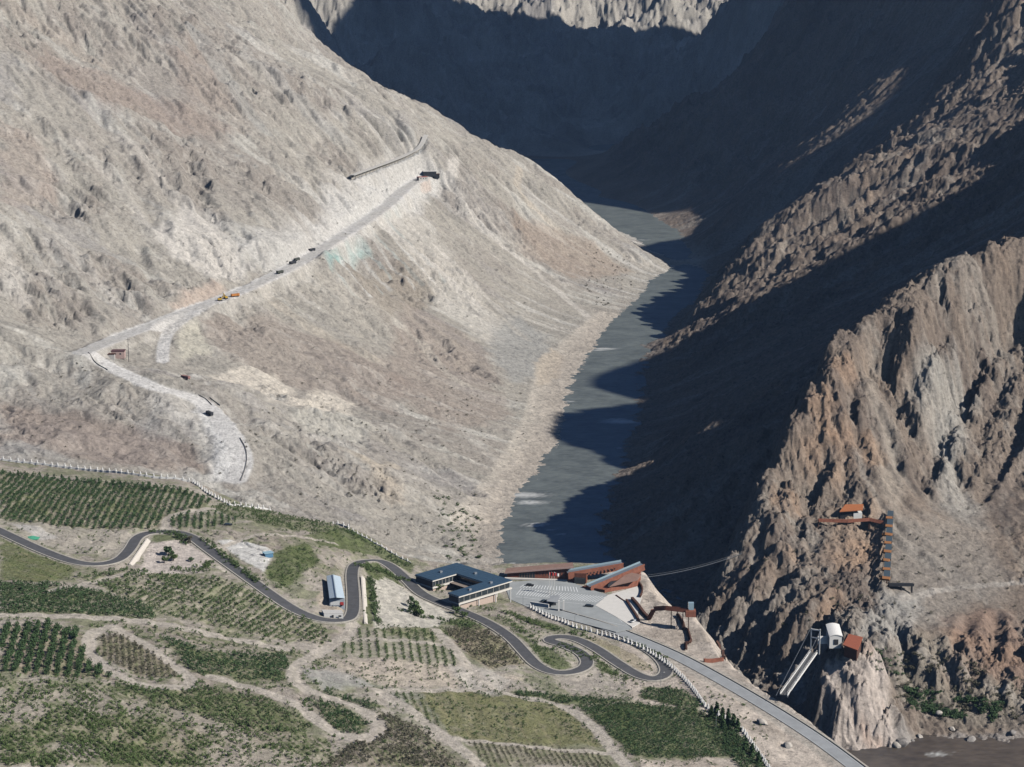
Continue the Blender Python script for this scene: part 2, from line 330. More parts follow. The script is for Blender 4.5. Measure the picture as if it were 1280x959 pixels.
# ------------------------------------------------------------------ roads on the shelf and across the slope
def hits(pts): return [hit(a, b) for a, b in pts]
def smooth_line(p, step=3.0, it=3):
    p = np.asarray(p, float)
    for _ in range(it):                                   # Chaikin corner cutting
        q = np.empty((2*len(p)-2, p.shape[1])); q[0::2] = p[:-1]*.75+p[1:]*.25; q[1::2] = p[:-1]*.25+p[1:]*.75
        p = np.r_[p[:1], q, p[-1:]]
    d = np.r_[0, np.cumsum(np.hypot(*(p[1:]-p[:-1])[:, :2].T))]; t = np.arange(0, d[-1], step)
    return np.stack([np.interp(t, d, p[:, i]) for i in range(p.shape[1])], 1)
def level(p, n=20):
    z = p[:, 2].copy()
    for _ in range(n): z[1:-1] = (z[:-2]+2*z[1:-1]+z[2:])/4
    p = p.copy(); p[:, 2] = z; return p
ROAD = level(smooth_line(hits([(-40,645),(0,664),(60,692),(105,706),(145,704),(163,687),(172,668),(200,663),(235,667),(262,688),(300,715),(340,744),(370,764),(400,775),(426,777),(441,772),(442,745),(439,714),(445,702),(466,699),(488,708),(508,724),(524,741),(548,753),(577,764),(610,778),(638,796),(655,815),(670,831),(692,841),(718,841),(736,832),(730,818),(705,806),(684,799),(690,795),(716,797),(745,810),(770,828),(800,846),(822,849),(835,841),(828,825),(805,808),(775,793),(752,785)])), 30)
HIGH = level(smooth_line([P(a, b, c) for a, b, c in [(1090,975,40),(1060,952,41),(1020,922,43),(960,884,45),(900,849,46.5),(850,822,47.5),(800,800,49),(750,781,49.8),(715,771,50),(690,764,50)]]), 30)
MTN = level(smooth_line(hits([(295,600),(306,572),(285,535),(262,510),(230,492),(195,484),(165,472),(130,455),(104,440)])), 30)
MTN2 = level(smooth_line(hits([(104,440),(140,425),(185,408),(235,388),(285,371),(340,346),(385,322),(425,297),(465,270),(490,252),(510,232),(528,222)])), 40)
MTN3 = level(smooth_line(hits([(203,452),(204,430),(212,412),(235,396),(262,380)])), 20)
GALL = level(smooth_line(hits([(440,224),(470,213),(505,200),(525,190),(533,172)])), 20)
LEV = [P(a, b, 50) for a, b in [(628,728),(707,722),(770,716),(803,720),(800,735),(803,742),(798,754),(796,770),(800,780),(775,782),(700,770),(660,759),(636,748)]]
def groove(px, half, depth):
    global ZN
    p = smooth_line(hits(px), 5, 2); d, _ = segdist(p, GX, GY); ZN = (ZN-depth*(1-sstep(0, half, d+.55*half*fbm(GX/16, GY/16, 3)))*(.55+.6*sstep(-.3, .4, noise(GX/35, GY/35)))+.45*depth*sstep(half*1.8, half, d)*sstep(half*.5, half, d)).astype(np.float32)
for px, hf, dp in [([(1255,425),(1210,475),(1175,545),(1150,610)], 10, 10), ([(1262,470),(1240,510),(1222,560)], 7, 5), ([(1285,500),(1268,560),(1225,625)], 8, 7), ([(1180,400),(1150,450),(1128,520)], 8, 8), ([(1100,410),(1085,450),(1060,520)], 7, 6), ([(1040,560),(1010,620),(985,690)], 7, 6), ([(1208,778),(1200,800),(1196,818)], 6, 5), ([(1245,770),(1243,800),(1232,825)], 7, 5), ([(1278,795),(1268,830)], 5, 4)]: groove(px, hf, dp*.6)
for px, hf, dp in [([(225,20),(262,70),(300,118),(340,160),(380,200)], 15, 8), ([(222,165),(248,225),(268,285)], 14, 9), ([(120,140),(165,215),(200,285)], 14, 7), ([(55,300),(90,365),(125,425)], 13, 7), ([(170,310),(192,355),(210,388)], 9, 6), ([(480,285),(530,335),(590,390)], 12, 5), ([(555,225),(600,270),(650,315),(700,350)], 12, 6), ([(515,395),(560,440),(610,475)], 13, 7), ([(330,130),(390,180),(440,220)], 14, 6),
                   ([(300,520),(360,562),(430,605),(500,645),(550,680)], 11, 7), ([(480,535),(540,580),(592,618)], 11, 7), ([(0,500),(90,520),(180,545),(250,575)], 8, 5), ([(0,540),(100,555),(200,580)], 7, 4), ([(390,330),(450,390),(520,450)], 12, 5), ([(620,240),(680,290),(735,330)], 11, 5), ([(0,120),(60,170),(110,240)], 14, 7), ([(180,110),(240,170),(300,215),(350,250)], 13, 6), ([(330,430),(400,470),(470,520),(540,550)], 10, 5)]: groove(px, hf*1.15, dp*.55)
def carve(pts, half, soft, down=.25):
    global ZF
    p = np.asarray(pts); x0, x1 = p[:, 0].min()-half-soft-4, p[:, 0].max()+half+soft+4; y0, y1 = p[:, 1].min()-half-soft-4, p[:, 1].max()+half+soft+4
    i0, i1 = np.clip(((x0-HX0)/HH, (x1-HX0)/HH), 0, ZF.shape[1]-1).astype(int); j0, j1 = np.clip(((y0-HY0)/HH, (y1-HY0)/HH), 0, ZF.shape[0]-1).astype(int)
    if i1 <= i0 or j1 <= j0: return
    sl = (slice(j0, j1), slice(i0, i1)); d, v = segdist(p, FX[sl], FY[sl])
    t = sstep(half, half+soft, d); ZF[sl] = (v-down)*(1-t)+ZF[sl]*t
def carve_n(pts, half, soft, down=0.):
    global ZN
    p = np.asarray(pts); x0, x1 = p[:, 0].min()-half-soft-4, p[:, 0].max()+half+soft+4; y0, y1 = p[:, 1].min()-half-soft-4, p[:, 1].max()+half+soft+4
    i0, i1 = np.clip(((x0-NX0)/NH, (x1-NX0)/NH), 0, ZN.shape[1]-1).astype(int); j0, j1 = np.clip(((y0-NY0)/NH, (y1-NY0)/NH), 0, ZN.shape[0]-1).astype(int)
    sl = (slice(j0, j1), slice(i0, i1)); d, v = segdist(p, GX[sl], GY[sl])
    t = sstep(half, half+soft, d); ZN[sl] = ((v-down)*(1-t)+ZN[sl]*t).astype(np.float32)
# small terraces and bumps on the shelf
tn = fbm(FX/45, FY/45, 4); zt = ZF+2.2*tn+.7*fbm(FX/9, FY/9, 3)
stepz = np.floor(zt/3)*3+3*sstep(.55, 1, zt/3-np.floor(zt/3))
rimf = sstep(0, 25, np.where(inside, DB, 0))*sstep(-1400, -200, -np.hypot(FX-60, FY-1180)*4)
onshelf = np.where(inside, sstep(0, 12, DB), 0)
ZF = (ZF+onshelf*(.55*(stepz-ZF)+.45*(zt-ZF))*.8).astype(np.float32)
lv = inpoly(LEV, FX, FY); ld, _ = segdist(LEV, FX[400:], FY[400:], True); t = np.ones(FX.shape, np.float32); t[400:] = sstep(0, 7, ld); t[lv] = 0
ZF = np.where(onshelf+lv > 0, 49.75*(1-t)+ZF*t, ZF).astype(np.float32)
carve(HIGH, 6.5, 8, .3); carve(ROAD, 4.6, 4, .3)
for ln, hw in ((MTN, 6.5), (MTN2, 8), (MTN3, 4.5), (GALL, 3.5)): carve_n(ln, hw, 9)
print('roads', round(time.time()-T0, 1))
# ------------------------------------------------------------------ the terrain sheet
def spaced(segs):
    o = []
    for a, b, s in segs: o.append(np.arange(a, b, s/QUAL))
    return np.concatenate(o)
az = np.radians(np.concatenate([np.arange(-45, -17, 1.), np.arange(-17, -15.4, .2), np.arange(-15.4, 15.4, .031/QUAL), np.arange(15.4, 17, .1), np.arange(17, 45.2, .5)])).astype(np.float32)
rr = spaced([(300, 760, 8), (760, 1460, .75), (1460, 2000, 1.0), (2000, 2900, 1.6), (2900, 4000, 4), (4000, 6200, 10), (6200, 9000, 60)]).astype(np.float32)
NR, NC = len(rr), len(az)
MX = (rr[:, None]*np.sin(az)[None, :]).astype(np.float32); MY = (rr[:, None]*np.cos(az)[None, :]).astype(np.float32)
mx = MX.ravel(); my = MY.ravel()
zm = base_height(mx, my); zs = shelf_height(mx, my)
mz = np.maximum(zm, zs)
print('mesh', NR, NC, NR*NC, round(time.time()-T0, 1))
def grid_mesh(name, X, Y, Z, nr, nc):
    me = bpy.data.meshes.new(name); n = nr*nc
    me.vertices.add(n); co = np.empty((n, 3), np.float32); co[:, 0] = X; co[:, 1] = Y; co[:, 2] = Z; me.vertices.foreach_set('co', co.ravel())
    i = np.arange(nr-1)[:, None]*nc+np.arange(nc-1)[None, :]; i = i.ravel().astype(np.int32)
    q = np.stack([i, i+1, i+nc+1, i+nc], 1).ravel(); f = len(i)
    me.loops.add(f*4); me.loops.foreach_set('vertex_index', q); me.polygons.add(f)
    me.polygons.foreach_set('loop_start', np.arange(f, dtype=np.int32)*4)
    me.update(calc_edges=True); me.polygons.foreach_set('use_smooth', np.ones(f, bool)); return me
C = bpy.context.scene.collection
me = grid_mesh('terrain', mx, my, mz, NR, NC)
terrain = bpy.data.objects.new('terrain', me); C.objects.link(terrain); terrain['kind'] = 'structure'
# ------------------------------------------------------------------ what the ground is made of: base colours per vertex
def lin(r, g, b): return np.array([r, g, b], np.float32)
col = np.empty((NR*NC, 3), np.float32)
isF = (zs > zm-.05) & (zs > 20)
side = region_masks(mx, my)
inn = (mx > NX0+6) & (mx < NX0+NH*(len(nxs)-4)) & (my > NY0+6) & (my < NY0+NH*(len(nys)-4))
def gN(G, d=0.):
    o = np.full(mx.shape, d, np.float32); o[inn] = gsample(G, NX0, NY0, NH, mx[inn], my[inn]); return o
L1 = gN(LIC1); L2 = gN(LIC2); FL = gN(FLOW); DP = gN(DEP); SL = gN(SLOPE, .6); CV = gN(CURV)
ISR1 = gN(isr1); ROU = gN(rough); SMM = gN(SMO); OUT = gN(outc); CRG = gN(crag)
n1 = fbm(mx/260, my/260, 4); n2 = fbm(mx/90+5, my/90, 4); n3 = fbm(mx/28+1, my/28, 4); n4 = fbm(mx/6, my/6, 3); n5 = noise(mx/2.2, my/2.2)
def mixc(m, c):
    global col
    m = np.clip(m, 0, 1)[:, None]; col = col*(1-m)+c[None, :]*m
# left side of the valley: pale dust, pinkish brown and grey green scree in streaks
col[:] = lin(.372, .345, .300)
mixc(sstep(-.15, .35, n1+.25*L2*.5), lin(.312, .284, .25))
mixc(sstep(.0, .5, n2*.8+.22*L2-.1)*.85, lin(.275, .268, .232))
mixc(sstep(.1, .5, fbm(mx/150+31, my/150, 3)+.15*L2)*.6, lin(.30, .285, .275))
mixc(sstep(.0, 1.5, .65*L2+.25*L1+1.7*n2+.5*n3)*.7, lin(.54, .515, .465))
mixc(sstep(.3, 1.7, -.6*L2-.2*L1-1.4*n1-.9*n3)*.65, lin(.265, .25, .222))
mixc(sstep(.5, 1.8, .6*L1+1.4*n3)*.3, lin(.52, .48, .42))
mixc(OUT*sstep(-.3, .6, n3+.5*(SL-.7))*.6, lin(.25, .222, .195))
mixc(CRG*(side < 0)*sstep(-.5, .4, n3+.3*n4)*.55, lin(.255, .222, .192))
mixc(OUT*sstep(.25, .7, noise(mx/11+3, my/11)+.4*n4)*.5, lin(.46, .425, .38))
mixc(sstep(.4, 2.2, CV)*.3, lin(.50, .46, .40))
# right side
rt = sstep(-10, 30, side)*(my < 4300)
colL = col.copy()
col[:] = lin(.235, .19, .152)
mixc(sstep(-.2, .4, n2+.2*L2), lin(.185, .15, .125))
mixc(sstep(.2, 1.7, L2+.3*L1+.8*n1)*.6, lin(.34, .305, .26))
mixc(sstep(.5, 2, CV)*.35, lin(.33, .29, .245))
mixc(sstep(.15, .5, fbm(mx/50+9, my/50+3, 3))*.3, lin(.33, .235, .165))
mixc(sstep(.3, 1.5, -CV)*.25, lin(.15, .12, .10))
rtm = rt[:, None]; col = colL*(1-rtm)+col*rtm
def nearmask(pts, half, soft, hi=None):
    p = np.asarray(pts); g = half+soft+2
    m = (mx > p[:, 0].min()-g) & (mx < p[:, 0].max()+g) & (my > p[:, 1].min()-g) & (my < p[:, 1].max()+g)
    o = np.zeros(mx.shape, np.float32); d, _ = segdist(p, mx[m], my[m]); o[m] = 1-sstep(half, half+soft, d); return o
def polymask(poly, soft=3., wob=6., wl=14.):
    p = np.asarray(poly)[:, :2]; g = soft+wob+4
    m = (mx > p[:, 0].min()-g) & (mx < p[:, 0].max()+g) & (my > p[:, 1].min()-g) & (my < p[:, 1].max()+g)
    o = np.zeros(mx.shape, np.float32)
    if not m.any(): return o
    x = mx[m]+wob*fbm(mx[m]/wl, my[m]/wl, 3); y = my[m]+wob*fbm(mx[m]/wl+7, my[m]/wl+3, 3)
    d, _ = segdist(p, x, y, True); i = inpoly(p, x, y); o[m] = sstep(-soft, soft, np.where(i, d, -d)); return o
def streak(px, half, soft, c, a=.8):
    ln = smooth_line(hits(px), 6)
    mixc(nearmask(ln, half, soft)*a*(.55+.45*np.clip(.6+.5*n3*2+.3*L1, 0, 1)), c)
def patch(px, c, a=.8, soft=8., wob=16., wl=40.):
    mixc(polymask(hits(px), soft, wob, wl)*a, c)
PALE, CREAM, BROWN, GREY, GREEN = lin(.56, .525, .475), lin(.52, .45, .36), lin(.30, .243, .205), lin(.33, .325, .305), lin(.30, .345, .315)
print('colour base', round(time.time()-T0, 1))
# painted from the photograph: named patches of scree, spoil and gravel
patch([(0,500),(110,520),(200,540),(250,560),(262,590),(150,585),(0,548)], BROWN, .7)
patch([(60,60),(150,100),(300,160),(250,168),(120,120),(40,75)], BROWN, .7, 16, 22)
patch([(215,60),(255,50),(285,110),(300,150),(240,130)], BROWN, .5, 16, 22)
patch([(0,150),(60,190),(70,240),(20,260),(0,250)], lin(.40,.31,.255), .3)
patch([(250,400),(330,385),(430,430),(520,480),(500,520),(380,490),(270,440)], BROWN, .45)
patch([(430,330),(520,300),(560,350),(480,400)], lin(.29,.25,.20), .5)
patch([(510,380),(600,430),(640,520),(560,540),(480,470)], BROWN, .45)
patch([(640,260),(740,300),(790,340),(720,350),(650,310)], lin(.33,.25,.19), .45)
patch([(190,290),(220,262),(262,270),(300,325),(310,350),(262,352),(215,320)], PALE, .9)
patch([(0,300),(15,290),(40,350),(30,385),(0,370)], PALE, .55)
patch([(470,265),(505,250),(560,320),(610,380),(650,430),(610,430),(540,370)], lin(.50,.47,.42), .7)
patch([(625,400),(655,395),(690,430),(690,470),(640,478),(615,440)], GREY, .75)
patch([(262,470),(300,456),(345,470),(370,490),(310,485)], lin(.60,.545,.465), .95, 5, 8)
patch([(335,500),(400,488),(440,505),(440,520),(380,510)], lin(.60,.545,.465), .95, 5, 8)
patch([(360,522),(420,512),(470,535),(450,560),(400,545)], lin(.50,.48,.42), .6, 8, 14)
patch([(212,380),(262,350),(285,362),(240,388)], lin(.50,.40,.33), .7, 6, 8)
patch([(225,395),(245,392),(262,440),(225,450)], lin(.50,.47,.39), .8, 4, 6)
patch([(398,318),(430,300),(452,296),(462,312),(440,330),(415,335)], lin(.30,.42,.39), .95, 5, 8)
patch([(480,255),(500,250),(500,268),(478,278)], lin(.33,.43,.41), .85, 4, 5)
for k_ in range(9): streak([(405+k_*9, 315-k_*6), (425+k_*11, 345-k_*5), (452+k_*13, 375-k_*3)], 1.6, 2.5, lin(.58,.57,.54) if k_ % 2 else lin(.33,.36,.345), .6)
patch([(410,240),(480,190),(530,190),(560,215),(500,265),(440,290),(390,300)], lin(.58,.56,.525), .7, 14, 22)
patch([(330,330),(400,285),(470,235),(520,205),(560,215),(500,270),(430,320),(350,355)], lin(.60,.585,.55), .65, 12, 20)
patch([(290,300),(350,280),(420,240),(440,270),(380,315),(300,350)], lin(.56,.54,.505), .6, 14, 22)
patch([(560,200),(575,200),(572,222),(555,222)], PALE, .8, 3, 4)
patch([(525,228),(537,222),(540,236),(527,240)], lin(.52,.42,.36), .9, 2, 2)
patch([(240,520),(290,530),(305,570),(296,600),(262,600),(255,560)], lin(.50,.475,.435), .6)
patch([(185,480),(262,490),(275,520),(220,530),(190,505)], lin(.50,.475,.435), .6)
patch([(455,570),(490,580),(505,615),(480,620)], CREAM, .7)
patch([(590,640),(610,635),(622,650),(600,655)], CREAM, .7, 3, 5)
for px, hw, c, a in [([(430,60),(470,95),(500,120)],5,PALE,.4), ([(240,35),(275,85),(300,125),(330,160)],9,GREY,.6), ([(310,70),(350,105),(400,150),(430,170)],8,lin(.40,.385,.36),.5),
        ([(0,5),(60,40),(130,80)],8,lin(.42,.36,.30),.5), ([(480,280),(540,330),(600,385)],5,PALE,.7), ([(490,265),(560,320),(640,400)],3,PALE,.6), ([(560,230),(620,300),(680,345),(740,400),(752,412)],4,PALE,.65),
        ([(520,310),(600,370),(660,425)],3,lin(.5,.46,.4),.5), ([(600,265),(680,330),(720,370)],3,PALE,.4), ([(650,210),(642,235),(700,290)],3,CREAM,.5), ([(440,360),(520,420),(560,470),(600,490),(665,500)],4,lin(.47,.43,.37),.6),
        ([(100,180),(160,240),(190,300)],5,PALE,.3), ([(150,170),(200,220),(230,260)],6,PALE,.35), ([(60,280),(110,330),(150,380)],5,PALE,.3), ([(330,360),(400,420),(470,450)],5,CREAM,.35), ([(560,520),(600,560),(640,590)],4,PALE,.25)]:
    streak(px, hw, hw*1.3, c, a)
# gravel shore above the water line
bank = hits([(596,660),(610,640),(640,600),(668,560),(685,520),(690,480),(705,455),(740,418),(770,395)])
mixc(nearmask(smooth_line(bank), 17, 7)*(.6+.4*np.clip(.5+n3*2, 0, 1))*(side < 0), lin(.54, .49, .42))
mixc(polymask(hits([(668,455),(690,435),(705,445),(700,470),(672,485)]), 4, 5)*.8, CREAM)
lowb = sstep(9, 2, zm)*sstep(2600, 2300, my)*(my > 1240)*(~isF)
mixc(lowb*.5*(side < 0), lin(.33, .285, .245)); mixc(lowb*.6*(side > 0), lin(.20, .175, .155))
# near rock on the right
rock = ISR1
patch([(1080,415),(1110,530),(1135,610),(1125,660),(1100,600),(1085,500)], lin(.40,.35,.29), .5, 6, 10)
patch([(1150,470),(1195,440),(1215,500),(1205,600),(1230,660),(1180,640),(1160,560)], lin(.42,.405,.365), .6, 10, 20)
patch([(1110,640),(1230,650),(1260,740),(1150,790),(1115,740)], lin(.33,.30,.26), .6, 10, 16)
patch([(1100,742),(1150,735),(1140,800),(1080,800)], lin(.37,.355,.325), .7, 5, 8)
patch([(1130,805),(1180,800),(1280,860),(1280,905),(1200,900),(1130,870)], lin(.31,.275,.22), .6)
streak([(1128,748),(1175,737),(1225,732),(1285,727)], 2.0, 2, lin(.46,.42,.37), .8)
streak([(1150,760),(1130,790),(1095,812)], 1.6, 2, lin(.42,.39,.35), .6)
streak([(1110,800),(1160,815),(1230,850),(1285,880)], 1.8, 2, lin(.42,.38,.33), .6)
patch([(1110,905),(1200,915),(1280,915),(1280,935),(1110,930)], lin(.34,.315,.29), .7, 3, 5)
pm2 = polymask([(q[0], q[1]) for q in [P(1030,810,50), P(1095,800,50), P(1112,860,25), P(1122,932,3), P(1040,940,0), P(1028,900,10)]]+[(170,1050)], 4, 6, 12); mixc(pm2*.85*(.7+.3*np.clip(1+3*n3, 0, 1)), lin(.56,.485,.425)); mixc(pm2*sstep(.1, .5, n3+.3*noise(mx/5, my/14))*.5, lin(.42,.29,.22))
patch([(970,840),(1005,815),(1020,850),(1000,880)], lin(.40,.385,.36), .8, 3, 5)
patch([(1085,620),(1105,640),(1100,690),(1075,720),(1030,690),(1045,640)], lin(.40,.29,.21), .5, 5, 12)
for q in [(1010,560,14),(1050,600,12),(985,625,12),(1075,705,16),(1090,690,10),(1040,770,14),(1200,800,14),(1250,815,16),(990,690,10),(1030,500,12),(1055,455,10),(1090,560,9),(1060,545,9)]:
    h = hit(q[0], q[1]); mixc(sstep(q[2]*1.2, q[2]*.3, np.hypot(mx-h[0], my-h[1])+8*n3*2)*.4, lin(.44, .29, .19))
patch([(1180,770),(1280,770),(1280,850),(1200,835)], lin(.30,.19,.14), .45)
# long ridge: sunlit chutes painted in as pale streaks
for px in ([(1120,120),(1085,165),(1065,190)], [(1150,150),(1110,185)]): streak(px, 2, 4, lin(.36,.33,.30), .4)
patch([(236,512),(262,508),(292,540),(309,572),(298,603),(262,600),(272,560)], lin(.60,.595,.58), .8, 5, 6)
# construction roads on the left slope
for ln, hw in ((MTN, 7.0), (MTN2, 8.0), (MTN3, 4.2)): mixc(nearmask(ln, hw, 2.5)*.95, lin(.64, .62, .59))
mixc(nearmask(GALL, 3.0, 2)*.8, lin(.42, .42, .41))
low = smooth_line([(q[0]+5, q[1]-9, q[2]) for q in MTN2])
mixc(nearmask(low, 7, 9)*.55*np.clip(.7+n3*2, 0, 1), lin(.53, .50, .45))
print('colour patches', round(time.time()-T0, 1))
# ------------------------------------------------------------------ shelf: bare soil, grass, tracks
SOIL, SOIL2, DIRT, GRASS, DRY = lin(.46, .412, .352), lin(.375, .325, .275), lin(.53, .475, .41), lin(.115, .145, .052), lin(.225, .215, .105)
f3 = isF[:, None]
base = SOIL[None]*(1-sstep(-.3, .4, n2+.4*n3)[:, None])+SOIL2[None]*sstep(-.3, .4, n2+.4*n3)[:, None]
wk = sstep(-.25, .4, n3+.7*n4+.25*n2)[:, None]*.6*(~((mx > 62) & (side < 2)))[:, None]; base = base*(1-wk)+lin(.15, .18, .078)[None]*wk
rimrock = ((mx > 62) & (side < 2))[:, None]
rb = lin(.50, .445, .39)[None]*(1-.35*sstep(-.2, .4, n3)[:, None])+lin(.40, .30, .2)[None]*.2
base = np.where(rimrock, rb, base)
col = np.where(f3, base, col)
def shelf(px): return [ (lambda q: (q[0], q[1]))(hit(a, b)) for a, b in px]
# parcels: outline, ground colour, strength, planting (spacing along row, between rows, row angle in degrees, size, chance, crown tone)
PARC = [
 ([(0,590),(120,602),(240,615),(268,628),(232,648),(190,660),(150,662),(60,656),(0,650)], lin(.26,.23,.15), .55, (2.3,4.4,(.12,1),1.35,.93,0)),
 ([(205,655),(270,640),(300,650),(270,660),(225,662)], lin(.30,.27,.2), .5, (2.2,4.6,(.4,1),1.2,.85,0)),
 ([(258,634),(300,632),(360,645),(420,657),(428,672),(380,664),(300,650)], lin(.24,.235,.13), .55, (2.4,3.2,(1,.15),1.0,.75,1)),
 ([(0,668),(60,697),(98,712),(70,727),(0,726)], lin(.135,.16,.062), .85, None),
 ([(0,728),(90,733),(190,760),(190,779),(100,772),(0,768)], lin(.20,.2,.11), .55, (2.2,3.6,(1,.15),1.3,.93,0)),
 ([(95,722),(160,712),(270,722),(330,748),(380,772),(412,790),(400,806),(300,792),(200,768)], lin(.46,.405,.315), .7, (2.9,4.4,(.6,-.7),1.35,.88,1)),
 ([(0,783),(60,780),(98,788),(112,828),(150,850),(0,840)], lin(.36,.29,.225), .7, (1.9,5.2,(1,2.3),1.75,.96,0)),
 ([(122,796),(160,794),(215,832),(222,848),(172,846),(125,822)], lin(.30,.25,.18), .7, (2.6,3.3,(1,1.6),1.1,.85,2)),
 ([(200,797),(262,815),(358,822),(372,852),(300,850),(238,840)], lin(.22,.21,.125), .6, (2.4,3.2,(1,.25),1.25,.85,0)),
 ([(180,772),(300,798),(420,822),(400,832),(300,815),(190,790)], lin(.42,.36,.28), .4, (3.2,5.0,(1,.2),1.1,.5,1)),
 ([(255,858),(330,872),(388,908),(370,918),(280,905),(200,880),(150,860)], lin(.24,.22,.135), .6, (2.4,3.2,(1,.4),1.15,.82,1)),
 ([(384,874),(430,884),(466,905),(455,920),(415,914)], lin(.22,.2,.12), .6, (2.3,2.9,(1,.4),1.25,.88,0)),
 ([(398,862),(470,878),(480,886),(455,890),(410,872)], lin(.24,.22,.14), .5, (2.2,2.6,(1,.1),1.05,.85,0)),
 ([(0,850),(120,852),(260,866),(330,900),(410,930),(430,959),(0,959)], lin(.37,.32,.24), .35, (2.3,4.0,(1,.35),1.0,.5,3)),
 ([(0,895),(90,885),(190,905),(250,940),(230,959),(0,959)], lin(.27,.26,.14), .4, (2.0,3.8,(1,.45),1.0,.5,3)),
 ([(430,790),(500,786),(560,792),(576,832),(500,830),(418,815)], lin(.46,.42,.34), .7, (1.6,5.0,(.3,1),.8,.9,1)),
 ([(452,780),(560,786),(570,800),(500,795)], lin(.30,.3,.16), .5, (2.6,3.0,(1,.1),.8,.4,1)),
 ([(500,862),(600,866),(705,876),(752,932),(640,928),(572,922),(520,894)], lin(.20,.20,.095), .85, None),
 ([(478,858),(520,862),(560,915),(520,895)], lin(.42,.40,.35), .7, (1.7,4.4,(.55,1),.7,.85,1)),
 ([(580,925),(660,930),(752,940),(768,959),(612,959)], lin(.30,.27,.19), .7, (1.5,3.4,(.55,1),.6,.75,2)),
 ([(722,882),(800,880),(880,890),(918,906),(930,945),(860,950),(790,945),(760,915)], lin(.12,.14,.06), .8, (2.0,2.4,(1,.15),.95,.93,0)),
 ([(806,859),(850,862),(878,880),(872,892),(800,872)], lin(.15,.16,.075), .7, (2.0,2.6,(1,.3),1.05,.85,0)),
 ([(640,864),(700,868),(800,878),(722,880),(650,874)], lin(.16,.18,.08), .6, (2.2,2.4,(1,.1),1.0,.8,0)),
 ([(470,888),(520,906),(580,959),(400,959),(440,930),(478,918)], lin(.32,.265,.205), .7, (2.5,3.2,(1,.8),1.2,.82,2)),
 ([(556,788),(600,784),(640,804),(662,832),(612,836),(580,815)], lin(.33,.265,.19), .8, (2.3,3.4,(1,.35),1.1,.85,2)),
 ([(545,780),(575,772),(610,782),(590,788)], lin(.16,.2,.07), .6, (2.3,2.8,(1,.2),.8,.6,1)),
 ([(905,905),(950,945),(958,962),(925,962),(905,935)], lin(.2,.2,.12), .5, (2.0,2.4,(1,.8),1.2,.8,0)),
]
for poly, c, a, pl in PARC:
    w = shelf(poly); pk = polymask(w, 2.5, 5, 12)*isF; mixc(pk*a*(.75+.25*np.clip(1+n4*2, 0, 1)), c)
    if pl:
        wa = np.array(w); cx_, cy_ = wa.mean(0); an_ = math.atan2(-pl[2][1]/.34, pl[2][0]); R_2 = np.hypot(wa[:, 0]-cx_, wa[:, 1]-cy_).max(); rowc = (-math.sin(an_)*(mx-cx_)+math.cos(an_)*(my-cy_)+R_2)/(pl[1]*.9); rl = np.abs(rowc-np.round(rowc))*pl[1]*.9
        mixc(pk*sstep(.95, .45, rl)*.6*sstep(-.5, .1, n3+.5*n4), lin(.11, .14, .058))
    if pl and pl[5] == 3: pk = pk*sstep(-.3, .15, fbm(mx/16, my/16, 3)+.12)
    if pl: mixc(pk*(.15+.45*sstep(-.2, .4, n4+.5*n3))*(.7 if pl[5] != 2 else .35), lin(.115, .155, .055))
def ground_patch(px, c, a, soft=1.2, wob=1.5): mixc(polymask(shelf(px), soft, wob, 8)*a*isF, c)
# striped grass
for px, ang in ((PARC[3][0], math.degrees(math.atan2(-.2/.34, 1))), (PARC[17][0], math.degrees(math.atan2(-1/.34, .5)))):
    pm = polymask(shelf(px), 2, 3)*isF; ca, sa = math.cos(math.radians(ang)), math.sin(math.radians(ang))
    st = noise((mx*-sa+my*ca)/2.4, (mx*ca+my*sa)/45); mixc(pm*sstep(0, .5, st+.3*n4)*.5, DRY); mixc(pm*sstep(.1, .6, -st+.4*n3)*.4, lin(.31, .265, .16))
for px in ([(448,706),(470,702),(498,718),(510,735),(490,728),(465,722)], [(455,722),(466,725),(474,782),(456,780)], [(345,690),(385,680),(400,700),(360,735),(330,722)], [(262,676),(280,690),(330,728),(325,732),(262,690)],
           [(702,806),(712,806),(760,832),(772,846),(752,840)], [(672,806),(690,812),(716,835),(700,838),(688,836),(672,820)], [(640,790),(660,797),(690,828),(670,815)],
           [(430,660),(520,706),(515,716),(470,695),(400,682),(380,670)], [(640,765),(700,782),(690,788),(650,775)], [(190,665),(232,668),(230,680),(195,685)], [(370,768),(400,772),(440,771),(440,775),(395,778)]):
    ground_patch(px, GRASS if n3.mean() < 9 else DRY, .8, 1.5, 3)
ground_patch([(722,798),(748,797),(800,822),(818,838),(800,838),(765,820)], lin(.36,.31,.2), .6)
ground_patch([(0,882),(30,876),(62,890),(40,905),(0,902)], lin(.43,.38,.32), .8, 4, 7)
ground_patch([(95,862),(125,868),(128,895),(108,905),(92,885)], lin(.43,.38,.32), .8, 4, 7)
ground_patch([(150,878),(175,872),(190,885),(168,895)], lin(.43,.38,.32), .8, 4, 7)
ground_patch([(60,930),(110,925),(130,945),(80,952)], lin(.43,.38,.32), .8, 4, 7)
ground_patch([(205,885),(245,890),(300,912),(330,935),(290,930),(230,905)], lin(.43,.38,.32), .8, 4, 7)
ground_patch([(260,925),(330,935),(400,950),(400,962),(255,962)], lin(.43,.38,.32), .8, 4, 7)
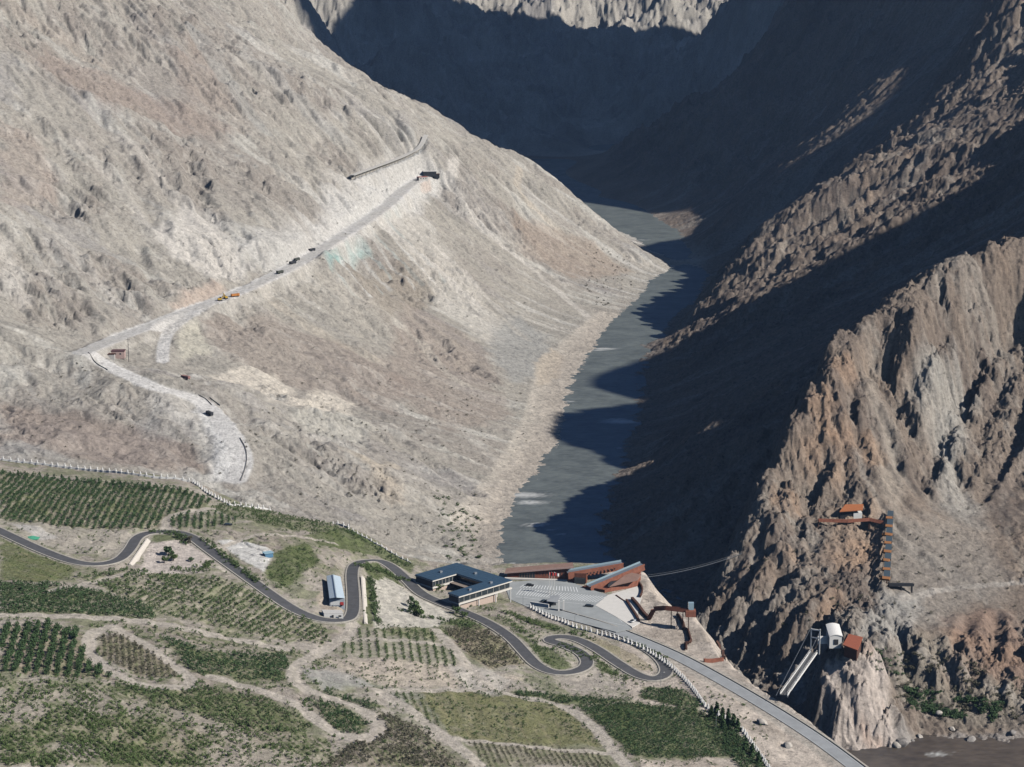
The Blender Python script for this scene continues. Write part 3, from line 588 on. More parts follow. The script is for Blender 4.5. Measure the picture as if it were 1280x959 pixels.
# yards, courts and pale cuttings
ground_patch([(186,680),(234,674),(264,699),(252,716),(172,717)], lin(.60,.53,.47), .97)
ground_patch([(464,726),(482,722),(542,754),(572,773),(542,784),(468,784)], lin(.60,.56,.48), .97)
ground_patch([(273,676),(300,675),(342,689),(330,716),(296,696)], lin(.66,.64,.60), .98)
ground_patch([(262,708),(278,706),(312,726),(300,722)], lin(.60,.54,.46), .9)
ground_patch([(0,652),(60,655),(158,664),(150,695),(80,690),(30,668)], lin(.42,.38,.32), .75); ground_patch([(14,655),(50,658),(72,672),(50,676)], lin(.55,.52,.48), .8)
ground_patch([(395,748),(410,728),(430,745),(438,770),(405,768)], lin(.50,.42,.34), .8)
ground_patch([(400,825),(470,822),(580,832),(660,850),(600,862),(480,858)], lin(.57,.49,.405), .75, 3, 5); ground_patch([(372,836),(400,838),(440,845),(470,858),(400,862)], lin(.42,.41,.38), .7, 3, 4)
ground_patch([(560,832),(612,838),(640,850),(620,870),(580,862)], lin(.55,.51,.45), .8, 3, 4)
TRK = [([(-10,770),(60,770),(120,773),(200,780),(280,797),(360,812)], 3.2), ([(140,783),(116,790),(108,806),(122,828),(150,848),(190,860),(232,861),(242,853),(226,838),(196,815),(165,797),(140,783)], 2.6),
       ([(442,780),(438,790),(422,803),(395,818),(372,832),(364,846),(376,860),(402,868),(440,880),(468,897),(477,910),(466,922),(438,926),(402,906),(372,880),(322,862),(262,846)], 2.9),
       ([(478,868),(520,892),(560,925),(606,962)], 2.8), ([(545,788),(580,825),(606,856),(640,870),(700,879),(740,905),(768,940),(788,962)], 2.7), ([(470,862),(540,864),(612,862)], 1.8), ([(440,800),(500,800),(560,806)], 1.2),
       ([(560,924),(640,930),(760,942)], 1.4), ([(210,664),(205,648),(232,640),(270,636)], 1.8), ([(262,690),(330,665),(420,680)], 1.2), ([(60,740),(120,728),(170,716)], 1.6)]
TRW = []
for px, hw in TRK:
    ln = smooth_line(hits(px), 3); TRW.append((ln, hw)); m = nearmask(ln, hw, 1.6)*isF
    mixc(m*.92, DIRT*(1.0)); mixc(nearmask(ln, .5, .6)*isF*.35, lin(.45, .41, .33))
# paved shelf round the visitor buildings
PAVE = [P(a, b, 50) for a, b in [(760,744),(797,733),(804,741),(800,754),(797,768),(800,779),(790,784),(768,770),(744,757)]]
APRON = [P(a, b, 50) for a, b in [(630,728),(707,723),(722,731),(760,744),(744,757),(775,772),(790,786),(770,790),(700,772),(660,759),(637,749)]]
mixc(polymask(APRON, 1, .5)*isF, lin(.33, .335, .33))
# shoulders of the asphalt road and the valley road
mixc(nearmask(ROAD, 4.8, 1.5)*isF*.9, lin(.42, .385, .32)); mixc(nearmask(HIGH, 8.0, 3)*isF*.7, lin(.47, .43, .37))
fv = (my > 3300)[:, None]*1.0; col = col*(1+fv*(.45*fbm(mx/160+2, my/260, 4)+.3*fbm(mx/45, my/90, 3))[:, None])
# fine speckle everywhere: pebbles and tufts
col *= (1+.16*n4+.10*n5+.08*n3)[:, None]
col = np.clip(col, .02, .8)
at = me.color_attributes.new('soil', 'FLOAT_COLOR', 'POINT'); buf = np.ones((NR*NC, 4), np.float32); buf[:, :3] = col; at.data.foreach_set('color', buf.ravel())
# stones and small breaks on top of the sheet
rg = np.where(isF, .10, .32+.5*np.clip(SL-.5, 0, 1)); rg = np.where((rt > .5), rg*1.7, rg)*(1-.6*SMM); rg = rg*(my < 3300)
q1 = 0; roadm = np.maximum.reduce([nearmask(ROAD, 5, 3), nearmask(HIGH, 7.5, 3), polymask(LEV, 1, 0), nearmask(MTN, 6, 3), nearmask(MTN2, 7, 3)])
CAL = gN(CALM, .3); r2f = (my > 1560) & (side > 0)
q1 = ridged(np.where(r2f, (my*.97+mx*.22)/7, (mx*.8+my*.6)/7.5), np.where(r2f, (mx*.97-my*.22)/24, (my*.8-mx*.6)/15), 3, .6)-.6; q2 = ridged(mx/16+4, my/16, 4, .6)-.6
CAL = gN(CALM, .3); r2f = (my > 1560) & (side > 0)
q1 = ridged(np.where(r2f, (my*.97+mx*.22)/7, (mx*.8+my*.6)/7.5), np.where(r2f, (mx*.97-my*.22)/24, (my*.8-mx*.6)/15), 3, .6)-.6; q2 = ridged(mx/16+4, my/16, 4, .6)-.6
far_ = sstep(3000, 3500, my)*sstep(6, 70, zm)
crk = sstep(.80, 1.0, 1-np.abs(noise((mx*.8+my*.6)/9, (my*.8-mx*.6)/21))*2.2)+.7*sstep(.82, 1.0, 1-np.abs(noise(mx/6+5, my/13))*2.2)
crk = crk*ISR1*(.35+.65*ROU)*(1-.9*SMM)
mz2 = mz-crk*1.7*(1-roadm)+far_*((ridged((mx+.4*my)/110, (my-.4*mx)/170, 4, .6)-.6)*48+(ridged(mx/38, my/38, 3, .6)-.6)*20)
rk = np.maximum(np.where(side > 0, np.maximum(ISR1*(1-.9*SMM), r2f*sstep(.3, .8, CAL)), 0), np.where(side < 0, np.maximum(CRG, .6*OUT), 0))*(my < 3300)*(1-roadm)*(~isF)
ri = np.nonzero(rk > .04)[0]; wxr = mx[ri]+3*n3[ri]*4; wyr = my[ri]+3*n4[ri]*2
ax_ = wxr*.92-wyr*.38; ay_ = (wyr*.92+wxr*.38)*.62
fc = facets(ax_, ay_, 15., .26, 3)+facets(ax_, ay_, 6.5, .30, 17)+facets(ax_, ay_, 3.0, .28, 41)
mz2[ri] += (rk[ri]*fc*np.where(side[ri] < 0, .5, np.where(r2f[ri], .45, .78))*sstep(1, 14, zm[ri])).astype(np.float32)
mz2 = mz2+rg*(1-roadm)*(n4*1.3+q1*2.6*(~isF)+q2*3.4+.45*n5)-OUT*(side < 0)*(1-roadm)*(1.4*sstep(.80, 1.0, 1-np.abs(noise((mx*.35+my*.94)/8, (mx*.94-my*.35)/24))*2.2))+(rt*(my < 3300)*(1-roadm)*(~isF))*(q1*1.7+q2*2.0)*(.3+.7*ROU)*(1-.45*ISR1)*(1-.85*SMM)*np.where(r2f, CAL, 1)
cobuf = np.stack([mx, my, mz2], 1).astype(np.float32); me.vertices.foreach_set('co', cobuf.ravel()); me.update()
print('shelf paint', round(time.time()-T0, 1))
def soil_material(name, strength=.85):
    m = bpy.data.materials.new(name); m.use_nodes = True; nt = m.node_tree; b = nt.nodes['Principled BSDF']
    a = nt.nodes.new('ShaderNodeAttribute'); a.attribute_name = 'soil'
    tc = nt.nodes.new('ShaderNodeTexCoord'); n = nt.nodes.new('ShaderNodeTexNoise'); n.inputs['Scale'].default_value = .28; n.inputs['Detail'].default_value = 7; n.inputs['Roughness'].default_value = .78
    nt.links.new(tc.outputs['Object'], n.inputs['Vector'])
    r = nt.nodes.new('ShaderNodeMapRange'); r.inputs[1].default_value = .25; r.inputs[2].default_value = .75; r.inputs[3].default_value = .55; r.inputs[4].default_value = 1.45
    nt.links.new(n.outputs['Fac'], r.inputs[0])
    mu = nt.nodes.new('ShaderNodeVectorMath'); mu.operation = 'SCALE'; nt.links.new(a.outputs['Color'], mu.inputs[0]); nt.links.new(r.outputs[0], mu.inputs['Scale'])
    n3_ = nt.nodes.new('ShaderNodeTexNoise'); n3_.inputs['Scale'].default_value = .42; n3_.inputs['Detail'].default_value = 3; nt.links.new(tc.outputs['Object'], n3_.inputs['Vector'])
    r3 = nt.nodes.new('ShaderNodeMapRange'); r3.inputs[1].default_value = .60; r3.inputs[2].default_value = .70; r3.inputs[3].default_value = 1.0; r3.inputs[4].default_value = .58; nt.links.new(n3_.outputs['Fac'], r3.inputs[0])
    mu2 = nt.nodes.new('ShaderNodeVectorMath'); mu2.operation = 'SCALE'; nt.links.new(mu.outputs[0], mu2.inputs[0]); nt.links.new(r3.outputs[0], mu2.inputs['Scale'])
    nt.links.new(mu2.outputs[0], b.inputs['Base Color']); b.inputs['Roughness'].default_value = .95; b.inputs['Specular IOR Level'].default_value = .15
    n2 = nt.nodes.new('ShaderNodeTexNoise'); n2.inputs['Scale'].default_value = .45; n2.inputs['Detail'].default_value = 7; n2.inputs['Roughness'].default_value = .75
    nt.links.new(tc.outputs['Object'], n2.inputs['Vector'])
    bu = nt.nodes.new('ShaderNodeBump'); bu.inputs['Strength'].default_value = strength; bu.inputs['Distance'].default_value = 2.0
    nt.links.new(n2.outputs['Fac'], bu.inputs['Height']); nt.links.new(bu.outputs[0], b.inputs['Normal']); return m
me.materials.append(soil_material('dusty rock and soil'))
# ------------------------------------------------------------------ helpers for built things
MATS = {}
def mat(name, c, rough=.8, metal=0., var=.12, scale=1.5, spec=.3, alpha=1.0, bump=0.):
    if name in MATS: return MATS[name]
    m = bpy.data.materials.new(name); m.use_nodes = True; nt = m.node_tree; b = nt.nodes['Principled BSDF']
    tc = nt.nodes.new('ShaderNodeTexCoord'); n = nt.nodes.new('ShaderNodeTexNoise'); n.inputs['Scale'].default_value = scale; n.inputs['Detail'].default_value = 5; n.inputs['Roughness'].default_value = .65
    nt.links.new(tc.outputs['Object'], n.inputs['Vector'])
    cr = nt.nodes.new('ShaderNodeValToRGB'); e = cr.color_ramp.elements
    e[0].position = .3; e[1].position = .7
    e[0].color = tuple(max(0, v*(1-var)) for v in c)+(1,); e[1].color = tuple(min(1, v*(1+var)) for v in c)+(1,)
    nt.links.new(n.outputs['Fac'], cr.inputs['Fac']); nt.links.new(cr.outputs['Color'], b.inputs['Base Color'])
    b.inputs['Roughness'].default_value = rough; b.inputs['Metallic'].default_value = metal; b.inputs['Specular IOR Level'].default_value = spec
    if bump:
        bu = nt.nodes.new('ShaderNodeBump'); bu.inputs['Strength'].default_value = bump; nt.links.new(n.outputs['Fac'], bu.inputs['Height']); nt.links.new(bu.outputs[0], b.inputs['Normal'])
    MATS[name] = m; return m
class MB:
    def __init__(s): s.v = []; s.f = []
    def add(s, vs, fs):
        o = len(s.v); s.v += [tuple(map(float, q)) for q in vs]; s.f += [tuple(i+o for i in f) for f in fs]; return s
    def prism(s, pts, z0, z1):
        """closed outline (x, y) from z0 to z1; z0 and z1 may be numbers or one value per corner"""
        n = len(pts); A = sum(pts[i][0]*pts[(i+1) % n][1]-pts[(i+1) % n][0]*pts[i][1] for i in range(n))
        zz0 = list(z0) if hasattr(z0, '__len__') else [z0]*n; zz1 = list(z1) if hasattr(z1, '__len__') else [z1]*n
        if A < 0: pts = pts[::-1]; zz0 = zz0[::-1]; zz1 = zz1[::-1]
        vs = [(p[0], p[1], z) for p, z in zip(pts, zz0)]+[(p[0], p[1], z) for p, z in zip(pts, zz1)]
        return s.add(vs, [tuple(range(n-1, -1, -1)), tuple(range(n, 2*n))]+[(i, (i+1) % n, n+(i+1) % n, n+i) for i in range(n)])
    def box(s, c, size, rot=0.):
        ca, sa = math.cos(rot), math.sin(rot); hx, hy, hz = size[0]/2, size[1]/2, size[2]/2
        p = [(c[0]+ca*x-sa*y, c[1]+sa*x+ca*y) for x, y in ((-hx, -hy), (hx, -hy), (hx, hy), (-hx, hy))]
        return s.prism(p, c[2]-hz, c[2]+hz)
    def beam(s, a, b, w, h):
        """bar from a to b, w wide and h deep below the line"""
        a = Vector(a); b = Vector(b); d = (b-a); hz = Vector((d.y, -d.x, 0))
        hz = hz.normalized()*w/2 if hz.length > 1e-6 else Vector((w/2, 0, 0))
        up = d.cross(hz).normalized()*h/2
        if up.z < 0: up = -up
        vs = []
        for q in (a, b): vs += [q-hz-up, q+hz-up, q+hz+up, q-hz+up]
        return s.add(vs, [(3, 2, 1, 0), (4, 5, 6, 7), (0, 1, 5, 4), (1, 2, 6, 5), (2, 3, 7, 6), (3, 0, 4, 7)])
    def tube(s, a, b, r0, r1=None, n=8):
        r1 = r0 if r1 is None else r1; a = Vector(a); b = Vector(b); d = (b-a).normalized()
        u = d.orthogonal().normalized(); w = d.cross(u); vs = []
        for q, r in ((a, r0), (b, r1)): vs += [q+u*math.cos(2*math.pi*k/n)*r+w*math.sin(2*math.pi*k/n)*r for k in range(n)]
        return s.add(vs, [tuple(range(n-1, -1, -1)), tuple(range(n, 2*n))]+[(k, (k+1) % n, n+(k+1) % n, n+k) for k in range(n)])
    def ribbon(s, line, w, zoff=0., off=0., th=0.):
        p = np.asarray(line); d = np.gradient(p[:, :2], axis=0); d /= np.linalg.norm(d, axis=1)[:, None]+1e-9; nn = np.stack([d[:, 1], -d[:, 0]], 1)
        L = p[:, :2]-nn*(w/2-off); Rr = p[:, :2]+nn*(w/2+off); n = len(p); z = p[:, 2]+zoff
        if th <= 0:
            vs = [(L[i, 0], L[i, 1], z[i]) for i in range(n)]+[(Rr[i, 0], Rr[i, 1], z[i]) for i in range(n)]
            return s.add(vs, [(i, n+i, n+i+1, i+1) for i in range(n-1)])
        vs = [(L[i, 0], L[i, 1], z[i]) for i in range(n)]+[(Rr[i, 0], Rr[i, 1], z[i]) for i in range(n)]+[(L[i, 0], L[i, 1], z[i]-th) for i in range(n)]+[(Rr[i, 0], Rr[i, 1], z[i]-th) for i in range(n)]
        f = []
        for i in range(n-1): f += [(i, n+i, n+i+1, i+1), (2*n+i+1, 3*n+i+1, 3*n+i, 2*n+i), (i, i+1, 2*n+i+1, 2*n+i), (n+i+1, n+i, 3*n+i, 3*n+i+1)]
        f += [(0, 2*n, 3*n, n), (n-1, 2*n-1, 4*n-1, 3*n-1)]
        return s.add(vs, f)
    def build(s, name, m, parent=None, origin=None, bevel=0.):
        me_ = bpy.data.meshes.new(name)
        if origin is not None: o_ = origin
        else: o_ = (0, 0, 0)
        me_.from_pydata([(x-o_[0], y-o_[1], z-o_[2]) for x, y, z in s.v], [], s.f); me_.validate(); me_.update()
        bm = bmesh.new(); bm.from_mesh(me_); bmesh.ops.recalc_face_normals(bm, faces=bm.faces); bm.to_mesh(me_); bm.free()
        if m is not None: me_.materials.append(m)
        o = bpy.data.objects.new(name, me_); C.objects.link(o)
        if parent is not None:
            o.parent = parent; L = parent.location
            o.location = (o_[0]-L.x, o_[1]-L.y, o_[2]-L.z) if parent.parent is None else (0, 0, 0)
            if parent.parent is not None: pass
        else: o.location = o_
        return o
def tag(o, label, cat, group=None, kind=None):
    if label: o['label'] = label
    if cat: o['category'] = cat
    if group: o['group'] = group
    if kind: o['kind'] = kind
    return o
def thing(name, label, cat, loc, group=None):
    o = bpy.data.objects.new(name, None); C.objects.link(o); o.location = loc; o.empty_display_size = 1; return tag(o, label, cat, group)
def part(mb, name, m, root):
    """a part (or sub-part) built in place: its origin sits on the thing's base"""
    r = root
    while r.parent is not None: r = r.parent
    o = mb.build(name, m, None, tuple(r.location)); o.location = (0, 0, 0); o.parent = root
    return o
def gz(x, y): return float(ground(x, y)[0])
# ------------------------------------------------------------------ water
raz = np.radians(np.concatenate([np.arange(-45, -9, 3.), np.arange(-9, 16, .08), np.arange(16, 46, 3.)])).astype(np.float32)
rrr = spaced([(620, 900, 20), (900, 3600, 2.2), (3600, 6000, 12)]).astype(np.float32)
wxm = (rrr[:, None]*np.sin(raz)).ravel(); wym = (rrr[:, None]*np.cos(raz)).ravel()
rip = fbm(wxm/40, wym/26, 4); foam = np.zeros(wxm.shape, np.float32)
for a, b, r_ in [(655,619,8),(662,628,6),(672,655,4),(668,657,4),(755,436,6),(748,438,4),(778,527,8),(770,524,4),(712,502,3),(700,668,2.5),(690,662,2),(640,705,3),(622,640,4),(1170,943,3),(1180,940,2),(803,300,4),(780,560,3),(608,664,3)]:
    q = P(a, b, 0); dx = (wxm-q[0])/2.4; dy = (wym-q[1])/1.0; foam = np.maximum(foam, sstep(r_*1.7, 0, np.hypot(dx, dy)+6*np.abs(noise(wxm/4, wym/3))))
foam = np.maximum(foam*1.2, .35*sstep(.5, .8, fbm(wxm/30+4, wym/9, 4)))
wme = grid_mesh('river', wxm, wym, .12*rip+.10*noise(wxm/9, wym/6)+.35*foam*np.abs(noise(wxm/3, wym/3)), len(rrr), len(raz))
river = bpy.data.objects.new('river', wme); C.objects.link(river); river['kind'] = 'structure'
fa = wme.color_attributes.new('foam', 'FLOAT_COLOR', 'POINT'); fb = np.ones((len(wxm), 4), np.float32); fb[:, 0] = np.clip(foam, 0, 1); fb[:, 1] = np.clip(.62+.7*rip+.5*fbm(wxm/14+3, wym/5, 3)+.35*noise(wxm/5, wym/2.2), .1, 1); fb[:, 2] = sstep(1160, 1100, wym); fa.data.foreach_set('color', fb.ravel())
m = bpy.data.materials.new('silty water'); m.use_nodes = True; nt = m.node_tree; b = nt.nodes['Principled BSDF']
a = nt.nodes.new('ShaderNodeAttribute'); a.attribute_name = 'foam'
mx_ = nt.nodes.new('ShaderNodeMix'); mx_.data_type = 'RGBA'; spc = nt.nodes.new('ShaderNodeSeparateColor'); nt.links.new(a.outputs['Color'], spc.inputs[0]); nt.links.new(spc.outputs[0], mx_.inputs['Factor']); ms = nt.nodes.new('ShaderNodeMix'); ms.data_type = 'RGBA'; nt.links.new(spc.outputs[2], ms.inputs['Factor']); ms.inputs['A'].default_value = (.165, .182, .165, 1); ms.inputs['B'].default_value = (.135, .108, .082, 1); mr = nt.nodes.new('ShaderNodeMix'); mr.data_type = 'RGBA'; mr.blend_type = 'MULTIPLY'; mr.inputs['Factor'].default_value = .5; nt.links.new(ms.outputs['Result'], mr.inputs['A']); nt.links.new(spc.outputs[1], mr.inputs['B']); nt.links.new(mr.outputs['Result'], mx_.inputs['A']); mx_.inputs['A'].default_value = (.165, .182, .165, 1); mx_.inputs['B'].default_value = (.55, .55, .52, 1)
nt.links.new(mx_.outputs['Result'], b.inputs['Base Color']); b.inputs['Roughness'].default_value = .2; b.inputs['IOR'].default_value = 1.33; b.inputs['Specular IOR Level'].default_value = .09
tc = nt.nodes.new('ShaderNodeTexCoord'); mp = nt.nodes.new('ShaderNodeMapping'); mp.inputs['Scale'].default_value = (.16, .5, 1); nt.links.new(tc.outputs['Object'], mp.inputs[0])
n = nt.nodes.new('ShaderNodeTexNoise'); n.inputs['Scale'].default_value = 1.0; n.inputs['Detail'].default_value = 4; nt.links.new(mp.outputs[0], n.inputs['Vector'])
bu = nt.nodes.new('ShaderNodeBump'); bu.inputs['Strength'].default_value = .9; bu.inputs['Distance'].default_value = .6; nt.links.new(n.outputs['Fac'], bu.inputs['Height']); nt.links.new(bu.outputs[0], b.inputs['Normal'])
nt.nodes.remove(b); di = nt.nodes.new('ShaderNodeBsdfDiffuse'); gs = nt.nodes.new('ShaderNodeBsdfGlossy'); gs.inputs['Color'].default_value = (.30, .52, .95, 1); gs.inputs['Roughness'].default_value = .22
nt.links.new(mx_.outputs['Result'], di.inputs['Color']); nt.links.new(bu.outputs[0], di.inputs['Normal']); nt.links.new(bu.outputs[0], gs.inputs['Normal'])
ws = nt.nodes.new('ShaderNodeMixShader'); ws.inputs[0].default_value = .10; nt.links.new(di.outputs[0], ws.inputs[1]); nt.links.new(gs.outputs[0], ws.inputs[2]); nt.links.new(ws.outputs[0], nt.nodes['Material Output'].inputs[0])
wme.materials.append(m)
# ------------------------------------------------------------------ asphalt road with pale kerb lines, valley road
asph = mat('worn asphalt', (.092, .092, .096), .9, var=.22, scale=.25); conc = mat('weathered concrete', (.42, .39, .34), .9, var=.15, scale=.6)
o = MB().ribbon(ROAD, 6.6, .0).build('road', asph); o['kind'] = 'structure'
for sgn in (-1, 1):
    o = MB().ribbon(ROAD, .75, .14, sgn*3.7, .5).build('kerb', conc); o['kind'] = 'structure'
o = MB().ribbon(HIGH, 8.6, .0).build('valley_road', mat('dusty pale asphalt', (.30, .31, .315), .9, var=.12, scale=.2)); o['kind'] = 'structure'
for sgn in (-1, 1):
    o = MB().ribbon(HIGH, .16, .012, sgn*3.9).build('road_marking', mat('road paint', (.62, .62, .60), .7)); o['kind'] = 'structure'
o = MB().ribbon(HIGH[::1], .7, .5, 5.0, .75).build('parapet', conc)
PARAPET = o
# ------------------------------------------------------------------ buildings and other built things
RUST = mat('rusted steel', (.27, .105, .066), .75, var=.25, scale=.5); RUSTD = mat('dark rusted steel', (.10, .05, .035), .8, var=.25, scale=.6); RUSTP = mat('faded rust roof', (.30, .19, .15), .8, var=.15, scale=.4)
GLASS = mat('dark glass', (.03, .04, .045), .12, var=.2, spec=.6); WHITE = mat('white render', (.74, .72, .68), .85, var=.06); STEEL = mat('grey steel', (.33, .35, .37), .5, metal=.6, var=.1)
PAV = mat('pale paving', (.66, .63, .58), .9, var=.06, scale=.3); CREAM_M = mat('cream trim', (.66, .62, .55), .8, var=.06); DARK = mat('dark metal', (.035, .037, .042), .6, var=.2); TIMB = mat('grey timber deck', (.27, .22, .18), .85, var=.2, scale=2)
BLUER = mat('blue grey sheet roof', (.05, .095, .145), .45, metal=.25, var=.10, scale=.35); LBLUE = mat('pale blue sheet roof', (.60, .70, .76), .45, metal=.2, var=.06, scale=.6)
REDP = mat('red paint', (.42, .05, .045), .6); YEL = mat('yellow paint', (.55, .34, .04), .5); BLK = mat('black rubber', (.02, .02, .02), .8)
FROST = mat('pale glass rail', (.30, .40, .45), .2, var=.1)
def xy(p): return np.array(p[:2], float)
# car park and forecourt sheets
o = MB().prism([(q[0], q[1]) for q in APRON], 49.6, 50.02).build('car_park', mat('car park asphalt', (.33, .345, .342), .9, var=.12, scale=.15)); o['kind'] = 'structure'
o = MB().prism([(q[0], q[1]) for q in PAVE], 49.5, 50.14).build('forecourt_pavement', PAV); o['kind'] = 'structure'
mk = MB()
def quad_line(a, b, w, z=50.04):
    a = xy(a); b = xy(b); d = (b-a)/np.linalg.norm(b-a); n = np.array([d[1], -d[0]])*w/2
    mk.add([(*(a-n), z), (*(a+n), z), (*(b+n), z), (*(b-n), z)], [(0, 1, 2, 3)])
def lerp(a, b, t): return tuple(a[i]+(b[i]-a[i])*t for i in range(3))
r0a, r0b = P(652, 736, 50), P(757, 746, 50); r1a, r1b = P(645, 744, 50), P(742, 753.5, 50)
for k in range(30):
    t = k/29; a = lerp(r0a, r0b, t); b = lerp(r1a, r1b, t); m_ = lerp(a, b, .92); quad_line(a, m_, .42)
r0a, r0b = P(655, 731, 50), P(720, 734, 50); r1a, r1b = P(650, 734.5, 50), P(722, 740, 50)
for k in range(20):
    t = k/19; quad_line(lerp(r0a, r0b, t), lerp(r1a, r1b, t), .42)
quad_line(P(645, 746, 50), P(740, 756.5, 50), .3); quad_line(P(757, 757, 50), P(778, 778, 50), .2); quad_line(P(700, 764, 50), P(780, 782, 50), .2)
o = mk.build('bay_markings', mat('parking paint', (.75, .76, .75), .8)); o['kind'] = 'structure'
# ---- U-shaped visitor building on columns
ZR = 65.0
B_ = xy(P(571, 703.5, ZR)); C_ = xy(P(639.5, 725.3, ZR)); A_ = xy(P(521.4, 718.7, ZR)); D_ = xy(P(594.2, 752, ZR))
u = (C_-B_); LU = np.linalg.norm(u); u /= LU; v = np.array([u[1], -u[0]])
if np.dot(A_-B_, v) < 0: v = -v
LL = float(np.dot(A_-B_, v)); LR = float(np.dot(D_-C_, v)); Jx = xy(P(537, 726.3, ZR)); Gx = xy(P(575.7, 743.9, ZR)); Ix = xy(P(569.8, 716.1, ZR))
wl = float(np.dot(Jx-B_, u)); wr = float(LU-np.dot(Gx-B_, u)); wb = float(np.dot(Ix-B_, v)); print('U building', LU, LL, LR, wl, wr, wb)
wl = min(max(wl, 9), 16); wr = min(max(wr, 9), 18); wb = min(max(wb, 9), 22)
def UV(a, b): q = B_+u*a+v*b; return (float(q[0]), float(q[1]))
def uplan(i): return [UV(i, i), UV(LU-i, i), UV(LU-i, LR-i), UV(LU-wr+i, LR-i), UV(LU-wr+i, wb-i), UV(wl-i, wb-i), UV(wl-i, LL-i), UV(i, LL-i)]
bl = thing('visitor_building', 'U-shaped visitor building with blue grey flat roof raised on columns beside the car park', 'building', (*UV(LU/2, wb/2), 52.))
rf_ = part(MB().prism(uplan(-.3), ZR-.35, ZR), 'roof', BLUER, bl)
sm = MB()
for k in range(1, int(LU/3)):
    a_ = k*3.0; bmx = LL if a_ < wl-.5 else (LR if a_ > LU-wr+.5 else wb); q0 = UV(a_, .2); q1_ = UV(a_, bmx-.2); sm.beam((*q0, ZR+.06), (*q1_, ZR+.06), .16, .1)
part(sm, 'roof_seam', mat('darker roof seam', (.035, .07, .11), .5), rf_)
for a_, b_ in ((wl*.5, LL*.6), (LU*.5, wb*.5), (LU-wr*.5, LR*.3), (LU-wr*.4, LR*.72)): part(MB().box((*UV(a_, b_), ZR+.55), (1.8, 1.3, 1.0), .7), 'roof_unit', STEEL, rf_)
part(MB().prism(uplan(-.36), ZR-1.05, ZR-.352), 'fascia', CREAM_M, bl)
wbn = part(MB().prism(uplan(.9), ZR-4.7, ZR-1.052), 'window_band', GLASS, bl)
fl = part(MB().prism(uplan(-.2), ZR-5.6, ZR-4.702), 'floor_slab', CREAM_M, bl)
for a, b in [(UV(0, LL), UV(wl, LL)), (UV(LU-wr, LR), UV(LU, LR))]:
    a = np.array(a); b = np.array(b); d = (b-a)/np.linalg.norm(b-a); n = v
    part(MB().prism([tuple(a+d*.2-n*.8), tuple(b-d*.2-n*.8), tuple(b-d*.2+n*.06), tuple(a+d*.2+n*.06)], ZR-4.69, ZR-1.06), 'end_wall', mat('painted shade wall', (.06, .065, .075), .7), bl)  # end faces darkened: their shade is put into the wall colour
lo_ = [UV(LU-wr*.9, LR*.25), UV(LU-1.6, LR*.25), UV(LU-1.6, LR-1.5), UV(LU-wr*.9, LR-1.5)]
part(MB().prism(lo_, 51, ZR-5.602), 'lower_wall', mat('pink stone wall', (.48, .38, .31), .9), bl)
part(MB().prism([UV(1.5, LL*.45), UV(wl-1, LL*.45), UV(wl-1, LL-1), UV(1.5, LL-1)], 54, ZR-5.602), 'lower_wall', mat('pink stone wall', (.48, .38, .31), .9), bl)
part(MB().prism([UV(wl+.1, wb+.1), UV(LU-wr-.1, wb+.1), UV(LU-wr-.1, wb+6), UV(wl+.1, wb+6)], ZR-5.2, ZR-4.8), 'courtyard_deck', TIMB, bl)
mul = [(LU-.82, k*LR/9) for k in range(1, 9)]
for a, b in mul: part(MB().box((*UV(a, b), ZR-2.9), (.22, .22, 3.6)), 'mullion', CREAM_M, wbn)
for k in range(1, 7): part(MB().box((*UV(wl-.82, wb+(LL-wb)*k/7), ZR-2.9), (.22, .22, 3.6)), 'mullion', CREAM_M, wbn)
for a, b in [(LU-.4, .6), (LU-.4, LR*.3), (LU-.4, LR*.62), (LU-.4, LR-.6), (LU*.75, .6), (LU*.5, .6), (wl+3, wb-.6), (LU-wr-3, wb-.6), (LU*.5, wb-.6)]:
    q = UV(a, b); g = gz(*q); part(MB().tube((q[0], q[1], min(g, 55)-.5), (q[0], q[1], ZR-5.603), .32), 'column', WHITE, bl)
q = UV(wl+5, wb+3)
# ---- rust-red museum hall
a = xy(P(634, 722.5, 50)); b = xy(P(709.5, 725, 50)); d = (b-a)/np.linalg.norm(b-a); n = np.array([-d[1], d[0]]); W_ = float(np.linalg.norm(b-a))
def AB(s, t): q = a+d*s+n*t; return (float(q[0]), float(q[1]))
hall = thing('museum_hall', 'long rust red hall with a wedge roof rising to the right behind the car park', 'building', (*AB(W_/2, 6), 50.))
part(MB().prism([AB(0, 0), AB(W_, 0), AB(W_, 8.6), AB(0, 8.6)], 49.6, [53.4, 58.2, 57.6, 52.9]), 'wall', RUST, hall)
part(MB().prism([AB(-1.5, -1.2), AB(W_+3.8, -1.2), AB(W_+2.5, 9.5), AB(-1.5, 9.3)], [53.41, 58.5, 57.9, 53.0], [53.95, 59.3, 58.7, 53.5]), 'roof', RUSTP, hall)
part(MB().prism([AB(-1.6, -1.45), AB(W_+3.9, -1.45), AB(W_+3.9, -1.21), AB(-1.6, -1.21)], [53.2, 58.3, 58.3, 53.2], [54.05, 59.45, 59.45, 54.05]), 'roof_edge', mat('pale pink metal', (.52, .36, .31), .6), hall)
hw_ = part(MB().prism([AB(W_*.20, -.08), AB(W_*.46, -.08), AB(W_*.46, .5), AB(W_*.20, .5)], 50.2, [53.3, 54.6, 54.6, 53.3]), 'window', GLASS, hall)
for k in range(7): part(MB().prism([AB(W_*(.2+.26*k/6)-.12, -.18), AB(W_*(.2+.26*k/6)+.12, -.18), AB(W_*(.2+.26*k/6)+.12, -.09), AB(W_*(.2+.26*k/6)-.12, -.09)], 50.2, 53.4), 'mullion', RUSTP, hw_)
